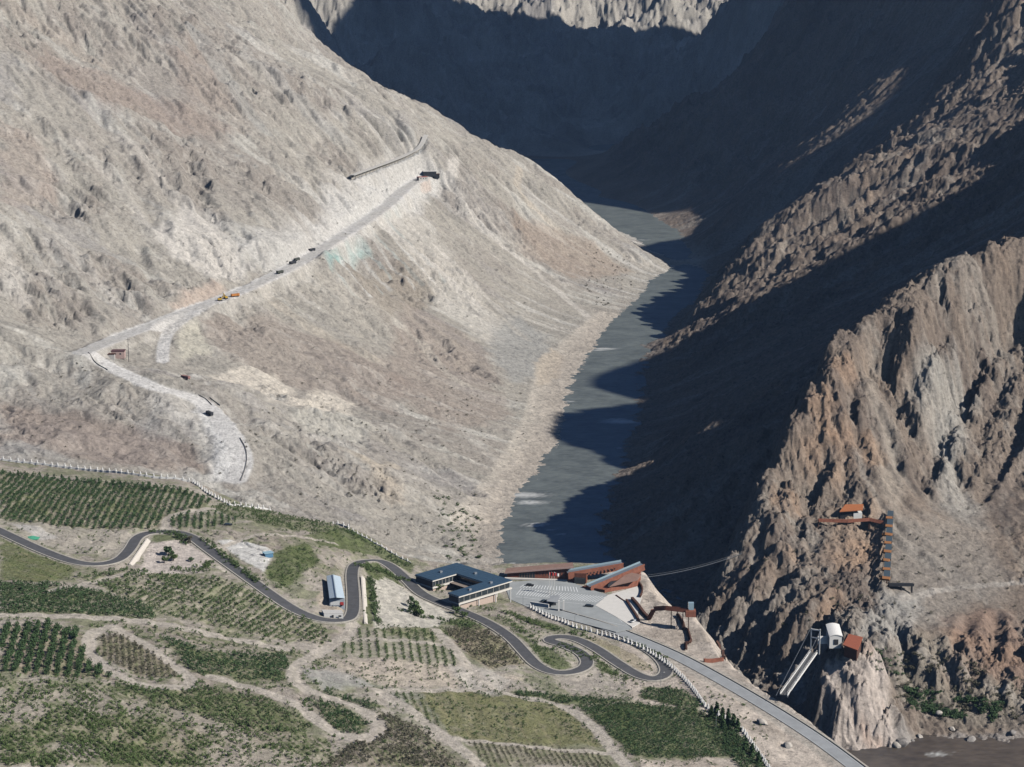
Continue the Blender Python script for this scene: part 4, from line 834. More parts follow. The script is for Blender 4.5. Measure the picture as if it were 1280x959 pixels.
for k in range(9): part(MB().prism([AB(W_*(.54+.048*k), -.06), AB(W_*(.54+.048*k)+.35, -.06), AB(W_*(.54+.048*k)+.35, .3), AB(W_*(.54+.048*k), .3)], 52.5, 55), 'slit_window', GLASS, hall)
part(MB().prism([AB(-1.5, -2.4), AB(W_+1, -2.4), AB(W_+1, -.2), AB(-1.5, -.2)], 49.7, 50.5), 'plinth', PAV, hall)
# ---- rust-red terrace building: two rising ramps over a low block
tb = thing('terrace_building', 'rust red building of two rising roof ramps meeting at a lookout on the cliff edge', 'building', (*xy(P(760, 730, 50)), 50.))
def ramp(p0, p1, w, h, nm):
    p0 = Vector(p0); p1 = Vector(p1); dd_ = (p1-p0); hz_ = Vector((dd_.y, -dd_.x, 0)).normalized()
    if hz_.y > 0: hz_ = -hz_                    # towards the camera side
    rp_ = part(MB().beam(p0-Vector((0, 0, h/2)), p1-Vector((0, 0, h/2)), w, h), nm, RUST, tb)
    part(MB().beam(p0+Vector((0, 0, .12)), p1+Vector((0, 0, .12)), w-.8, .2), 'walking_deck', mat('grey deck plates', (.22, .25, .28), .6, metal=.2), rp_)
    part(MB().beam(p0+hz_*(w/2-.1)+Vector((0, 0, .6)), p1+hz_*(w/2-.1)+Vector((0, 0, .6)), .14, 1.1), 'railing', RUST, rp_)
    part(MB().beam(p0-hz_*(w/2-.1)+Vector((0, 0, .7)), p1-hz_*(w/2-.1)+Vector((0, 0, .7)), .1, 1.2), 'glass_railing', FROST, rp_)
ramp(PD(709, 716, 1203), PD(778, 704, 1210), 6.5, 3.4, 'long_ramp')
ramp(PD(736, 733.5, 1186), PD(803, 705.5, 1203), 6.0, 3.0, 'cross_ramp')
part(MB().prism([xy(P(709, 727, 50)), xy(P(733, 729, 50)), xy(P(735, 723, 50)), xy(P(711, 721, 50))], 49.7, [55.6, 56.4, 56.4, 55.6]), 'entrance_block', RUST, tb)
part(MB().prism([xy(P(718, 729.3, 50)), xy(P(731.5, 730.3, 50)), xy(P(732, 728, 50)), xy(P(718, 727, 50))], 49.8, 53.4), 'window', GLASS, tb)
lowp = [P(728, 735, 50), P(756, 740.5, 50), P(797, 733, 50), P(801, 724, 50), P(786, 721, 50), P(762, 729, 50)]
part(MB().prism([xy(q) for q in lowp], 49.6, [51.2, 51.6, 55.6, 57.0, 57.0, 52.6]), 'lower_block', RUST, tb)
lowr = [P(762, 733.8, 53), P(797, 724.5, 56.5), P(801.5, 718.6, 57.5), P(786, 715.6, 57.5)]
part(MB().prism([xy(q) for q in lowr], [52.9, 55.8, 57.2, 57.2], [53.3, 56.3, 57.7, 57.7]), 'lower_roof', RUSTP, tb)
part(MB().prism([xy(P(760, 735.5, 51.8)), xy(P(768, 733.6, 51.8)), xy(P(771, 729.5, 51.8)), xy(P(764, 730.5, 51.8))], 51, 54.2), 'opening', DARK, tb)
for k in range(9):
    q = lerp(PD(734, 714, 1200), PD(768, 708, 1205), k/8); part(MB().box((q[0], q[1]-.3, q[2]-1.6), (.9, .5, .8)), 'slit_window', GLASS, tb)
# ---- gate with canopy at the car-park entrance
gt = thing('entrance_gate', 'small white gate with a slanted canopy and tall pillars at the car park entrance', 'gate', P(698, 759, 50))
g0, g1 = P(684, 756.5, 50), P(697.5, 760, 50)
part(MB().prism([xy(P(683, 757, 50)), xy(P(698, 761, 50)), xy(P(700, 753, 50)), xy(P(688, 751, 50))], [52.5, 53.6, 54.4, 53.0], [52.8, 53.9, 54.7, 53.3]), 'canopy', mat('grey canopy', (.42, .43, .43), .7), gt)
for px in (698.5, 704.5):
    q = P(px, 763.5, 50); part(MB().box((q[0], q[1], 53.2), (1.1, 1.1, 6.8)), 'pillar', WHITE, gt)
part(MB().box((P(690, 757, 50)[0], P(690, 757, 50)[1]+1, 51), (4.4, 2.6, 2.3), .3), 'booth', DARK, gt)
part(MB().beam((*xy(P(663, 756.5, 50)), 51.0), (*xy(P(686, 760, 50)), 51.0), .7, 2.6), 'gate_wall', WHITE, gt)
# ---- parked cars
def car(px, py, z, ang, m_, label, L=4.6):
    c = P(px, py, z); t = thing('parked_car', label, 'car', (c[0], c[1], z)); ca, sa = math.cos(ang), math.sin(ang)
    def W2(x, y): return (c[0]+ca*x-sa*y, c[1]+sa*x+ca*y)
    h = L/2
    part(MB().prism([W2(-h, -.85), W2(-h+.25, -.95), W2(h-.4, -.95), W2(h, -.7), W2(h, .7), W2(h-.4, .95), W2(-h+.25, .95), W2(-h, .85)], z+.35, z+1.0), 'body', m_, t)
    mb = MB(); lo = [W2(-h+.35, -.85), W2(h-1.2, -.85), W2(h-1.2, .85), W2(-h+.35, .85)]; hi = [W2(-h+.75, -.7), W2(h-2.0, -.7), W2(h-2.0, .7), W2(-h+.75, .7)]
    mb.add([(*q, z+1.0) for q in lo]+[(*q, z+1.55) for q in hi], [(3, 2, 1, 0), (4, 5, 6, 7)]+[(i, (i+1) % 4, 4+(i+1) % 4, 4+i) for i in range(4)]); part(mb, 'cabin', GLASS, t)
    for sx in (-h+.9, h-.95):
        for sy in (-.86, .86):
            q = W2(sx, sy-.1); q2 = W2(sx, sy+.1); wh_ = part(MB().tube((*q, z+.34), (*q2, z+.34), .34, n=12), 'wheel', BLK, t); q = W2(sx, sy-.12); q2 = W2(sx, sy+.12); part(MB().tube((*q, z+.34), (*q2, z+.34), .2, n=10), 'rim', STEEL, wh_)
    return t
BLACKP = mat('black car paint', (.015, .016, .018), .25, spec=.6); GREYP = mat('dark grey car paint', (.05, .055, .06), .3, spec=.6); WHITEP = mat('white car paint', (.7, .7, .7), .3)
car(736.5, 758.5, 50.03, -.25, BLACKP, 'black car parked alone at the open right end of the car park', 5.4)
car(680.5, 752.5, 50.03, .5, GREYP, 'dark grey car parked in the bays left of the entrance gate')
car(662.5, 732.5, 50.03, -.3, BLACKP, 'dark car parked in front of the rust red museum hall', 5.0)
car(791, 777.5, 50.16, .9, WHITEP, 'white car standing at the lower corner of the pale forecourt', 4.6)
h = hit(285, 657); car(285, 657, h[2], .1, BLACKP, 'black car parked on bare ground above the bend of the asphalt road', 5.2)
# ---- flagpoles
for (px, lab, m_) in ((686.5, 'slim white flagpole with a red flag, leftmost in front of the museum hall', REDP), (689.6, 'slim white flagpole with a bright red banner between two others', REDP), (692.6, 'slim white flagpole with a white flag, rightmost in front of the museum hall', WHITE)):
    q = P(px, 743, 50); t = thing('flagpole', lab, 'flagpole', (q[0], q[1], 50.0)); part(MB().tube((q[0], q[1], 50), (q[0], q[1], 64.5), .16, .09), 'pole', WHITE, t)
    mb = MB(); nn = 6
    vs = [(q[0]+.1+2.9*i/nn, q[1]+.35*math.sin(i*1.1), 64.2-j*1.9-.25*i/nn*(1 if px < 692 else 3)) for j in (0, 1) for i in range(nn+1)]
    mb.add(vs, [(i, i+1, nn+2+i, nn+1+i) for i in range(nn)]); part(mb, 'flag', m_, t)
# ---- street lamps
LAMPS = [(653.8, 756.5, 'grey lamp post beside the columns of the U-shaped visitor building'), (718.6, 785, 'grey lamp post between the white posts and the car park exit'), (826, 858, 'grey lamp post below the outer hairpin bend'), (886, 893, 'grey lamp post among dark trees by the white posts'),
         (437, 664, 'thin lamp post at the right end of the left white fence'), (500, 690, 'thin lamp post behind the bend above the gravel court'), (410, 632, 'thin lamp post on the slope above the left white fence'), (895, 912, 'grey lamp post at the edge of the dense green crop')]
for px, py, lab in LAMPS:
    g = hit(px, py); t = thing('street_lamp', lab, 'lamp post', g); H_ = 8.0
    part(MB().tube((g[0], g[1], g[2]-.3), (g[0], g[1], g[2]+H_), .14, .08), 'pole', STEEL, t)
    part(MB().beam((g[0], g[1], g[2]+H_), (g[0]+1.5, g[1]-.3, g[2]+H_+.25), .14, .14), 'arm', STEEL, t); part(MB().box((g[0]+1.7, g[1]-.34, g[2]+H_+.22), (.8, .32, .16)), 'lamp_head', WHITE, t)
# ---- fences of white stupa-like posts
def post_mesh(h, w):
    mb = MB(); mb.box((0, 0, h*.2), (w, w, h*.42)); mb.box((0, 0, h*.445), (w*1.25, w*1.25, h*.06)); mb.tube((0, 0, h*.47), (0, 0, h*.82), w*.44, w*.36, 8); mb.tube((0, 0, h*.815), (0, 0, h), w*.34, w*.06, 8); return mb
def on_shelf(px, py):
    z = 70.
    for _ in range(40): q = P(px, py, z); z = .6*z+.4*float(rF(np.array([q[0]]), np.array([q[1]]))[0])
    return P(px, py, z)
def fence(px, spacing, h, w, wall_h, label, zf=None, sink=.3):
    ln = [on_shelf(a, b) for a, b in px]
    ln = smooth_line(ln, 1.0, 2); ln[:, 2] = ground(ln[:, 0], ln[:, 1]); ln = level(ln, 6); L0 = ln[0]
    t = thing('white_fence', label, 'fence', tuple(L0))
    wl_ = MB().ribbon(ln, .32, wall_h, 0, wall_h+.6); part(wl_, 'low_wall', WHITE, t)
    n = int(len(ln)/spacing); proto = None
    for k in range(n+1):
        i = min(int(k*spacing), len(ln)-1); q = ln[i]
        if proto is None:
            o = post_mesh(h, w).build('post', WHITE); proto = o
        else: o = proto.copy(); C.objects.link(o)
        o.parent = t; o.location = (q[0]-L0[0], q[1]-L0[1], q[2]-L0[2]-sink)
        if k+1 < n: a2 = ln[min(int((k+1)*spacing), len(ln)-1)]; o.rotation_euler = (0, 0, math.atan2(a2[1]-q[1], a2[0]-q[0]))
    return t
fence([(-20,574.5),(60,582),(120,589),(180,596),(240,603.5)], 4.6, 3.6, 1.15, 1.35, 'long white fence with tall posts behind the dark orchard at the left edge')
fence([(241,604),(262,618),(286,631)], 3.6, 3.6, 1.15, .7, 'short run of white fence stepping down between two longer white fences')
fence([(287,631),(325,636),(360,641),(400,649),(436,661)], 4.6, 3.6, 1.15, 1.2, 'white fence with tall posts curving along the rim below the pale road end')
fence([(441,664),(475,683),(515,704)], 4.2, 2.4, .9, .5, 'low white post fence along the rim left of the U-shaped visitor building')
fence([(663,759.5),(690,773),(720,787),(756,794)], 3.4, 3.6, 1.15, .6, 'white post fence between the asphalt hairpins and the car park')
fence([(757,794),(800,808),(838,833),(864,860),(880,882)], 3.3, 3.6, 1.15, .6, 'white post fence beside the pale valley road above the outer hairpin')
fence([(881,883),(905,899),(925,912),(945,936),(964,966)], 3.3, 3.6, 1.15, .6, 'white post fence running out of the bottom of the picture by the valley road')
t = PARAPET; t.name = 'parapet_wall'; tag(t, 'long low concrete parapet on the gorge side of the pale valley road', 'wall')
# ---- concrete embankment walls beside the road
def bank_wall(px0, px1, out, h, label):
    a, b = np.array(hit(*px0)), np.array(hit(*px1)); d2 = (b-a)[:2]; d2 /= np.linalg.norm(d2); n2 = np.array([d2[1], -d2[0]]); n2 = n2 if n2[0] > 0 else -n2
    z0 = min(a[2], b[2])-1.5; vs = []
    for q in (a, b):
        for (o_, z_) in ((0, q[2]+h), (.8, q[2]+h), (out, q[2]-.6), (out, q[2]-3), (0, q[2]-3)): vs.append((q[0]+n2[0]*o_, q[1]+n2[1]*o_, z_))
    o = MB().add(vs, [(4, 3, 2, 1, 0), (5, 6, 7, 8, 9)]+[(i, (i+1) % 5, 5+(i+1) % 5, 5+i) for i in range(5)]).build('embankment_wall', mat('pale concrete', (.60, .55, .48), .9, var=.1, scale=.5), None, tuple(a)); return tag(o, label, 'wall')
bank_wall((161,707), (183,675), 2.6, 1.0, 'white concrete embankment wall beside the first bend next to the small tree court')
bank_wall((451,722), (455,780), 2.6, 1.0, 'pale concrete embankment wall along the straight road left of the gravel court')
# ---- long shed with pale blue roof
zs_ = gz(*P(420, 750, 77)[:2]); 
e = [P(408.1, 719.8, zs_+5), P(425.6, 720.8, zs_+5), P(430.8, 747.2, zs_+5), P(411.9, 748, zs_+5)]; rd = [P(416.2, 718.3, zs_+6.6), P(420.6, 746.6, zs_+6.6)]
sh = thing('long_shed', 'long white shed with a pale blue gabled roof beside the straight road', 'shed', (*xy(e[3]), zs_))
part(MB().prism([xy(q) for q in e], zs_-2, zs_+4.9), 'wall', mat('shed wall', (.34, .38, .42), .7), sh)
mb = MB(); vs = [e[0], e[1], e[2], e[3], rd[0], rd[1]]; vs = vs+[(q[0], q[1], q[2]-.25) for q in vs]
mb.add(vs, [(0, 4, 5, 3), (4, 1, 2, 5), (6, 9, 11, 10), (10, 11, 8, 7), (3, 5, 2, 8, 11, 9), (0, 6, 10, 7, 1, 4), (0, 3, 9, 6), (1, 7, 8, 2)]); part(mb, 'roof', LBLUE, sh)
part(MB().beam(Vector(rd[0])+Vector((0, 0, .1)), Vector(rd[1])+Vector((0, 0, .1)), .5, .3), 'ridge_cap', mat('grey flashing', (.35, .42, .46), .5), sh)
an = [P(402, 762.5, zs_+2.6), P(427, 763, zs_+2.6), P(429, 767, zs_+2.6), P(405, 767.5, zs_+2.6)]
ah = thing('low_annex', 'low white flat-roofed hut at the near end of the pale blue shed', 'hut', (*xy(an[3]), zs_))
part(MB().prism([xy(q) for q in an], zs_-2, zs_+2.5), 'wall', WHITE, ah); part(MB().prism([xy(q) for q in an], zs_+2.502, zs_+2.8), 'roof', mat('pale roof', (.55, .53, .50), .8), ah)
q = lerp(an[0], an[3], .9); part(MB().box((q[0]+5, q[1]-.9, zs_+1), (1.1, .2, 2.0)), 'door', DARK, ah); part(MB().box((q[0]+9, q[1]-.95, zs_+1.4), (1.6, .2, .9)), 'window', GLASS, ah)
tk = hit(421, 757.5); tr = thing('covered_truck', 'small truck with a pale tarpaulin between the pale blue shed and its annex', 'truck', tk)
part(MB().box((tk[0]-1, tk[1], tk[2]+1.9), (5.2, 2.3, 2.2), .1), 'cargo_box', mat('pale tarp', (.62, .62, .60), .8), tr); part(MB().box((tk[0]+2.9, tk[1]+.35, tk[2]+1.5), (1.9, 2.1, 1.9), .1), 'cab', REDP, tr)
for dx in (-2.6, 2.7):
    for dy in (-1., 1.): part(MB().tube((tk[0]+dx, tk[1]+dy-.15, tk[2]+.5), (tk[0]+dx, tk[1]+dy+.15, tk[2]+.5), .5, n=10), 'wheel', BLK, tr)
hq = hit(335, 696); bh = thing('blue_hut', 'small blue hut on the far corner of the pale yard above the road', 'hut', hq)
part(MB().box((hq[0], hq[1], hq[2]+1.2), (5, 4, 2.6), .5), 'wall', mat('blue sheeting', (.10, .22, .34), .7), bh); part(MB().box((hq[0], hq[1], hq[2]+2.66), (5.8, 4.8, .25), .5), 'roof', mat('light blue sheeting', (.30, .45, .52), .6), bh)
hq = hit(40, 673)
rs = np.random.default_rng(5); ntp = 9; mb = MB(); vs = []
for i in range(ntp):
    for j in range(ntp):
        fx, fy = i/(ntp-1)-.5, j/(ntp-1)-.5; vs.append((fx*8.5, fy*6, max(0, 1.3-5.0*(fx*fx+fy*fy)*1.05)*(.8+.4*rs.random())-.05))
mb.add(vs, [(i*ntp+j, (i+1)*ntp+j, (i+1)*ntp+j+1, i*ntp+j+1) for i in range(ntp-1) for j in range(ntp-1)]); o = mb.build('green_tarpaulin', mat('green tarpaulin', (.07, .30, .19), .6)); o.location = (hq[0], hq[1], hq[2]+.1)
tag(o, 'green tarpaulin over a low heap on bare ground above the asphalt road', 'tarpaulin')
# ---- rust walls, stairs and lookout on the cliff knoll
def strip_wall(px, h, w, label, nm='rust_wall', m_=RUSTD, cat='wall'):
    ln = smooth_line(hits(px), 1.5, 1); ln[:, 2] = ground(ln[:, 0], ln[:, 1]); ln = level(ln, 4)
    return tag(MB().ribbon(ln, w, h, 0, h+1.2).build(nm, m_, None, tuple(ln[0])), label, cat)
strip_wall([(783,752),(790,763),(796,772),(799,779)], 1.7, 1.2, 'dark rust retaining wall along the lower edge of the pale forecourt')
strip_wall([(790,750.5),(797,758),(803,767),(811,775)], 2.2, 1.6, 'broad dark rust wall stepping down between the forecourt and the yellow knoll')
strip_wall([(799,731),(803,736),(803,743),(800,748)], 2.0, .8, 'short curved dark wall at the right tip of the pale forecourt')
strip_wall([(770,745),(777,750),(782,753)], .8, .7, 'short low dark kerb wall on the middle of the pale forecourt')
strip_wall([(880,827.5),(890,828),(905,826)], 1.9, 1.4, 'red rusty wall low on the pale rock above the gorge', m_=RUST)
strip_wall([(896,805),(901,812),(904,820),(905.5,825)], 2.2, 1.5, 'dark rusty wall dropping to the red wall at the gorge edge')
lk = thing('lookout_walkway', 'rust steel walkway ending in a box lookout with a glass lift above the gorge', 'walkway', hit(855, 778))
w0, w1, w2, w3 = hit(811, 775), PD(817, 763.5, 1122), PD(832, 762.5, 1118), PD(861, 765.5, 1114)
for qa, qb in ((w0, w1), (w1, w2), (w2, w3)): part(MB().beam(Vector(qa)+Vector((0, 0, .6)), Vector(qb)+Vector((0, 0, .6)), 2.6, 1.0), 'walkway_deck', RUST, lk)
for qa, qb in ((w1, w2), (w2, w3)):
    for dy in (-1.25, 1.25): part(MB().beam((qa[0], qa[1]+dy, qa[2]+1.65), (qb[0], qb[1]+dy, qb[2]+1.65), .1, 1.1), 'railing', RUST, lk)
part(MB().box((w3[0]+1, w3[1], w3[2]-.4), (6, 5, 3.6)), 'lookout_box', RUST, lk); part(MB().box((w3[0]+1.3, w3[1]+1, w3[2]+3.6), (3.2, 2.6, 4.2)), 'glass_lift', FROST, lk)
for fx in (.25, .5, .75, 1.0):
    q = lerp(w2, w3, fx); part(MB().tube((q[0], q[1], gz(q[0], q[1])-1), (q[0], q[1], q[2]), .25), 'support', RUSTD, lk)
st = thing('rust_staircase', 'dark rust staircase zigzagging down the pale rock below the lookout box', 'staircase', hit(857, 812))
zz = [(847,770),(853,780),(855,788),(859,789),(863,803),(861,806),(857,806),(857,814)]; zp = [np.array(hit(*q))+np.array([0, 0, 1.2]) for q in zz]
for qa, qb in zip(zp[:-1], zp[1:]):
    sf_ = part(MB().beam(qa, qb, 2.0, .7), 'stair_flight', RUSTD, st); part(MB().beam(qa+np.array([0, -1., .8]), qb+np.array([0, -1., .8]), .1, 1.0), 'railing', RUSTD, sf_)
# ---- old bridge, portal tower and buildings on the pier rock
zb = 50.5; n0 = np.array(P(979.5, 868.5, 49.0)); n1 = np.array(P(1017, 815.5, zb+.6)); dv = (n1-n0)/np.linalg.norm(n1-n0); nv = np.array([dv[1], -dv[0], 0])
br = thing('road_bridge', 'narrow white bridge spanning the dark chasm to the pier rock', 'bridge', tuple(n0))
part(MB().beam(n0-[0, 0, .5], n1-[0, 0, .5], 3.9, .8), 'deck', mat('old deck', (.12, .12, .12), .9), br)
for s_ in (-1, 1):
    sg_ = part(MB().beam(n0+nv*s_*1.95, n1+nv*s_*1.95, .45, .9), 'side_girder', WHITE, br)
    for k in range(17): q = n0+(n1-n0)*k/16+nv*s_*1.95; part(MB().box((q[0], q[1], q[2]+1.0), (.12, .12, 1.2)), 'baluster', WHITE, sg_)
    part(MB().beam(n0+nv*s_*1.95+[0, 0, 1.55], n1+nv*s_*1.95+[0, 0, 1.55], .12, .12), 'handrail', WHITE, sg_)
tw = n1+dv*3; tp = thing('portal_tower', 'slender white portal frame at the rock end of the white bridge', 'tower', tuple(tw))
for s_ in (-1, 1): q = tw+nv*s_*2.5; part(MB().box((q[0], q[1], q[2]+5.5), (.6, .6, 15), math.atan2(dv[1], dv[0])), 'leg', WHITE, tp)
part(MB().beam(tw+nv*-2.8+[0, 0, 12.3], tw+nv*2.8+[0, 0, 12.3], .6, .7), 'crossbeam', WHITE, tp); part(MB().beam(tw+nv*-2.8+[0, 0, 7.6], tw+nv*2.8+[0, 0, 7.6], .6, .6), 'crossbeam', WHITE, tp)
for s_ in (-1, 1): part(MB().tube(tw+nv*s_*3+[0, 0, 12.5], n0+nv*s_*3.2+[0, 0, .5]-dv*4, .09), 'cable', STEEL, tp)
hb = P(1044.5, 806, 51); wh = thing('white_hall', 'white curved-roof building on top of the pier rock beside the rust pavilion', 'building', hb)
c0 = np.array(hb); w5 = 3.9; dep5 = 13
mb = MB(); nn = 9; vs = []
for y_, in ((0.,), (dep5,)):
    for k in range(nn):
        t_ = k/(nn-1); x_ = -w5+2*w5*t_; z_ = 5.2+2.6*y_/dep5+.9*math.sin(math.pi*t_); vs.append((c0[0]+x_, c0[1]+y_, c0[2]+z_))
vs += [(q[0], q[1], q[2]-.4) for q in vs]
m2n = 2*nn; f_ = [(i, i+1, nn+i+1, nn+i) for i in range(nn-1)]+[(m2n+nn+i, m2n+nn+i+1, m2n+i+1, m2n+i) for i in range(nn-1)]+[(m2n+i, m2n+i+1, i+1, i) for i in range(nn-1)]+[(nn+i, nn+i+1, m2n+nn+i+1, m2n+nn+i) for i in range(nn-1)]+[(0, nn, m2n+nn, m2n), (nn-1, m2n+nn-1, m2n+m2n-1, m2n-1)]
mb.add(vs, f_); part(mb, 'roof', WHITE, wh)
part(MB().box((c0[0], c0[1]+dep5/2, c0[2]+1.6), (2*w5-.8, dep5-.6, 8)), 'wall', WHITE, wh); part(MB().box((c0[0]+.3, c0[1]+.2, c0[2]+1.6), (2.4, .4, 3)), 'doorway', DARK, wh)
lw = P(1030, 806, 50.5); part(MB().box((lw[0]-.2, lw[1]+3, 52.3), (6, .7, 4.6), .1), 'forecourt_wall', WHITE, wh)
rb_ = [P(1053.5, 806.5, 53.0), P(1072, 813.5, 53.0), P(1078.5, 797, 53.0), P(1061, 793, 53.0)]
rp = thing('rust_pavilion', 'square rust red flat-roofed pavilion on the edge of the pier rock', 'pavilion', (*xy(P(1065, 812, 51)), 51.))
part(MB().prism([xy(q) for q in rb_], 52.7, 53.3), 'roof', mat('rust red roof', (.33, .105, .06), .8, var=.12, scale=.8), rp)
cc = sum(xy(q) for q in rb_)/4; part(MB().prism([tuple(cc+(xy(q)-cc)*.86) for q in rb_], 46, 52.698), 'wall', RUSTD, rp)
# ---- walkway, pavilion and stair tower on the cliff
h0, h1, h2, h3 = [np.array(hit(*q)) for q in ((1022,653),(1058,654),(1085,652),(1103,656))]
for q in (h0, h1, h2, h3): q[2] += 2.2; q[1] -= 3
cw = thing('cliff_walkway', 'rust steel walkway crossing the cliff face above the pier rock', 'walkway', tuple(h0))
for qa, qb in ((h0, h1), (h1, h2), (h2, h3)):
    cd_ = part(MB().beam(qa, qb, 3.0, 1.3), 'walkway_deck', RUST, cw); part(MB().beam(qa+[0, -1.4, 1.2], qb+[0, -1.4, 1.2], .12, 1.0), 'railing', RUST, cd_)
for q in (h0, h1, h2): part(MB().tube((q[0], q[1]-.5, gz(q[0], q[1]-3)-2), (q[0], q[1]-.5, q[2]), .35), 'support', RUSTD, cw)
pv_ = np.array(hit(1064, 645)); cp_ = thing('cliff_pavilion', 'small cliff pavilion with a tilted orange rust roof and dark open front', 'pavilion', tuple(pv_))
x_, y_, z_ = pv_+[0, -1, 0]
part(MB().prism([(x_-8.5, y_-2.5), (x_+7, y_-2), (x_+9, y_+7), (x_-3, y_+8)], [z_+3.6, z_+4.6, z_+6.0, z_+5.6], [z_+4.1, z_+5.1, z_+6.5, z_+6.1]), 'roof', mat('orange rust roof', (.42, .15, .06), .8), cp_)
part(MB().prism([(x_-7.5, y_-.5), (x_+1, y_-.5), (x_+1, y_+6), (x_-6, y_+6)], z_-3, z_+3.5), 'wall', DARK, cp_); part(MB().prism([(x_+1.2, y_-.9), (x_+7, y_-.7), (x_+7, y_+5), (x_+1.2, y_+5)], z_-3, z_+2.6), 'side_wall', WHITE, cp_)  # near-black block paints the shade under the open roof
sw = thing('stair_tower', 'tall stair of dark flights and rust landings running down the cliff', 'staircase', hit(1110, 733))
pa = np.array(hit(1113, 645)); pb = np.array(hit(1108, 731)); pa[2] += 3; pb[2] += 3; NS = 8
for k in range(NS):
    qa = pa+(pb-pa)*k/NS; qb = pa+(pb-pa)*(k+.72)/NS; qc = pa+(pb-pa)*(k+1)/NS
    for q in (qa, qb, qc): q[2] = max(q[2], gz(q[0], q[1]-1)+2.2)
    part(MB().beam(qa, qb, 4.0, 1.4), 'stair_flight', mat('blue grey steel', (.06, .085, .105), .6), sw); part(MB().beam(qb+[-.8, 0, .3], qc+[-.9*(1+(k % 3)*.5), 0, .3], 4.6+(k*7 % 5)*.35, 1.2), 'landing', mat('orange rust landing', (.33, .15, .06), .8), sw)
    part(MB().beam(qa+[-2.9, 0, 1], qc+[-2.9, 0, 1], .14, 1.3), 'railing', DARK, sw)
    part(MB().tube((qb[0], qb[1], gz(qb[0], qb[1])-2), qb, .3), 'support', RUSTD, sw)
dk = np.array(hit(1126, 737)); db = thing('steel_platform', 'black steel platform at the foot of the cliff stair', 'platform', tuple(dk))
part(MB().box((dk[0], dk[1], dk[2]+3.2), (15.5, 4.5, .9)), 'deck', DARK, db); part(MB().box((dk[0], dk[1]-2.2, dk[2]+4.1), (15.5, .12, 1.1)), 'railing', DARK, db)
for dx in (-6.8, 0, 6.8): part(MB().box((dk[0]+dx, dk[1], dk[2]+.8), (.6, 3, 5)), 'support', DARK, db)
# ---- cable footbridge over the gorge
ca_ = np.array(P(806, 721.5, 55)); cb_ = np.array(hit(927, 692)); cbt = thing('cable_footbridge', 'thin cable footbridge strung over the dark gorge from the terrace building', 'bridge', tuple(ca_)); npt = 16
for dz, w_, nm in ((0, .5, 'walkway_deck'), (1.2, .08, 'cable')):
    ln = [ca_+(cb_-ca_)*k/npt-np.array([0, 0, 4*2.2*(k/npt)*(1-k/npt)-dz]) for k in range(npt+1)]
    part(MB().ribbon(np.array(ln), w_, 0, 0, .1), nm, mat('dull cable', (.16, .17, .18), .7), cbt)
# ---- left slope: rock gallery, site buildings, machines
gl = thing('road_gallery', 'long concrete road gallery with a pale roof high on the left slope', 'gallery', tuple(GALL[0]))
for nm, m_, w_, zo, th_ in (('roof', mat('gallery roof', (.52, .50, .46), .9), 6.5, 5.0, .7), ('back_wall', conc, .8, 4.29, 5.5)):
    part(MB().ribbon(GALL, w_, zo, -1.4 if nm == 'back_wall' else 0, th_), nm, m_, gl)
for k in range(0, len(GALL), 4):
    q = GALL[k]; dd_ = GALL[min(k+1, len(GALL)-1)]-GALL[max(k-1, 0)]; dd_ /= np.linalg.norm(dd_); part(MB().box((q[0]+dd_[1]*2.8, q[1]-dd_[0]*2.8, q[2]+1.8), (.7, .7, 5.0)), 'pillar', conc, gl)
def block(px, py, size, rot, name, label, cat, wm, rm, over=.3, roof=.35):
    g = hit(px, py); t = thing(name, label, cat, g); part(MB().box((g[0], g[1], g[2]+size[2]/2-.8), (size[0], size[1], size[2]+1.6), rot), 'wall', wm, t)
    part(MB().box((g[0], g[1], g[2]+size[2]+roof/2+.003), (size[0]+over*2, size[1]+over*2, roof), rot), 'roof', rm, t)
    for k in (-1, 0, 1):
        if size[0] > 6: part(MB().box((g[0]+k*size[0]*.28*math.cos(rot)+math.sin(rot)*(size[1]/2), g[1]+k*size[0]*.28*math.sin(rot)-math.cos(rot)*(size[1]/2), g[2]+size[2]*.55), (1.4, .16, 1.3), rot), 'window', GLASS, t)
    return t
PANEL = mat('site panels', (.50, .48, .45), .8); ROSE = mat('faded red sheet', (.34, .12, .10), .7)
block(528, 225, (13, 6, 4), .5, 'site_shed', 'red-roofed site shed on the pad below the road gallery', 'shed', PANEL, ROSE)
block(537, 219, (17, 8, 5), .15, 'site_shed', 'long pale site shed with dark openings at the end of the slope road', 'shed', DARK, mat('pale sheet roof', (.60, .59, .57), .6))
block(545, 221, (9, 7, 3.5), .1, 'site_shed', 'small dark site shed at the right end of the slope road', 'shed', DARK, RUSTD)
block(145, 445, (15, 8, 4.5), .05, 'site_house', 'site house with a dark red roof beside the lower slope road', 'house', mat('pink render', (.50, .36, .32), .9), mat('dark red sheet', (.12, .06, .06), .7))
block(139, 447, (6, 5, 3), .05, 'site_house', 'small pale hut left of the dark red roofed site house', 'house', PANEL, RUSTD)
g = hit(161, 452); t = thing('power_pole', 'tall dark pole standing beside the site house on the left slope', 'pole', g); part(MB().tube((g[0], g[1], g[2]-1), (g[0], g[1], g[2]+20), .3, .16), 'shaft', DARK, t); part(MB().box((g[0], g[1], g[2]+18.5), (3, .25, .25)), 'crossarm', DARK, t)
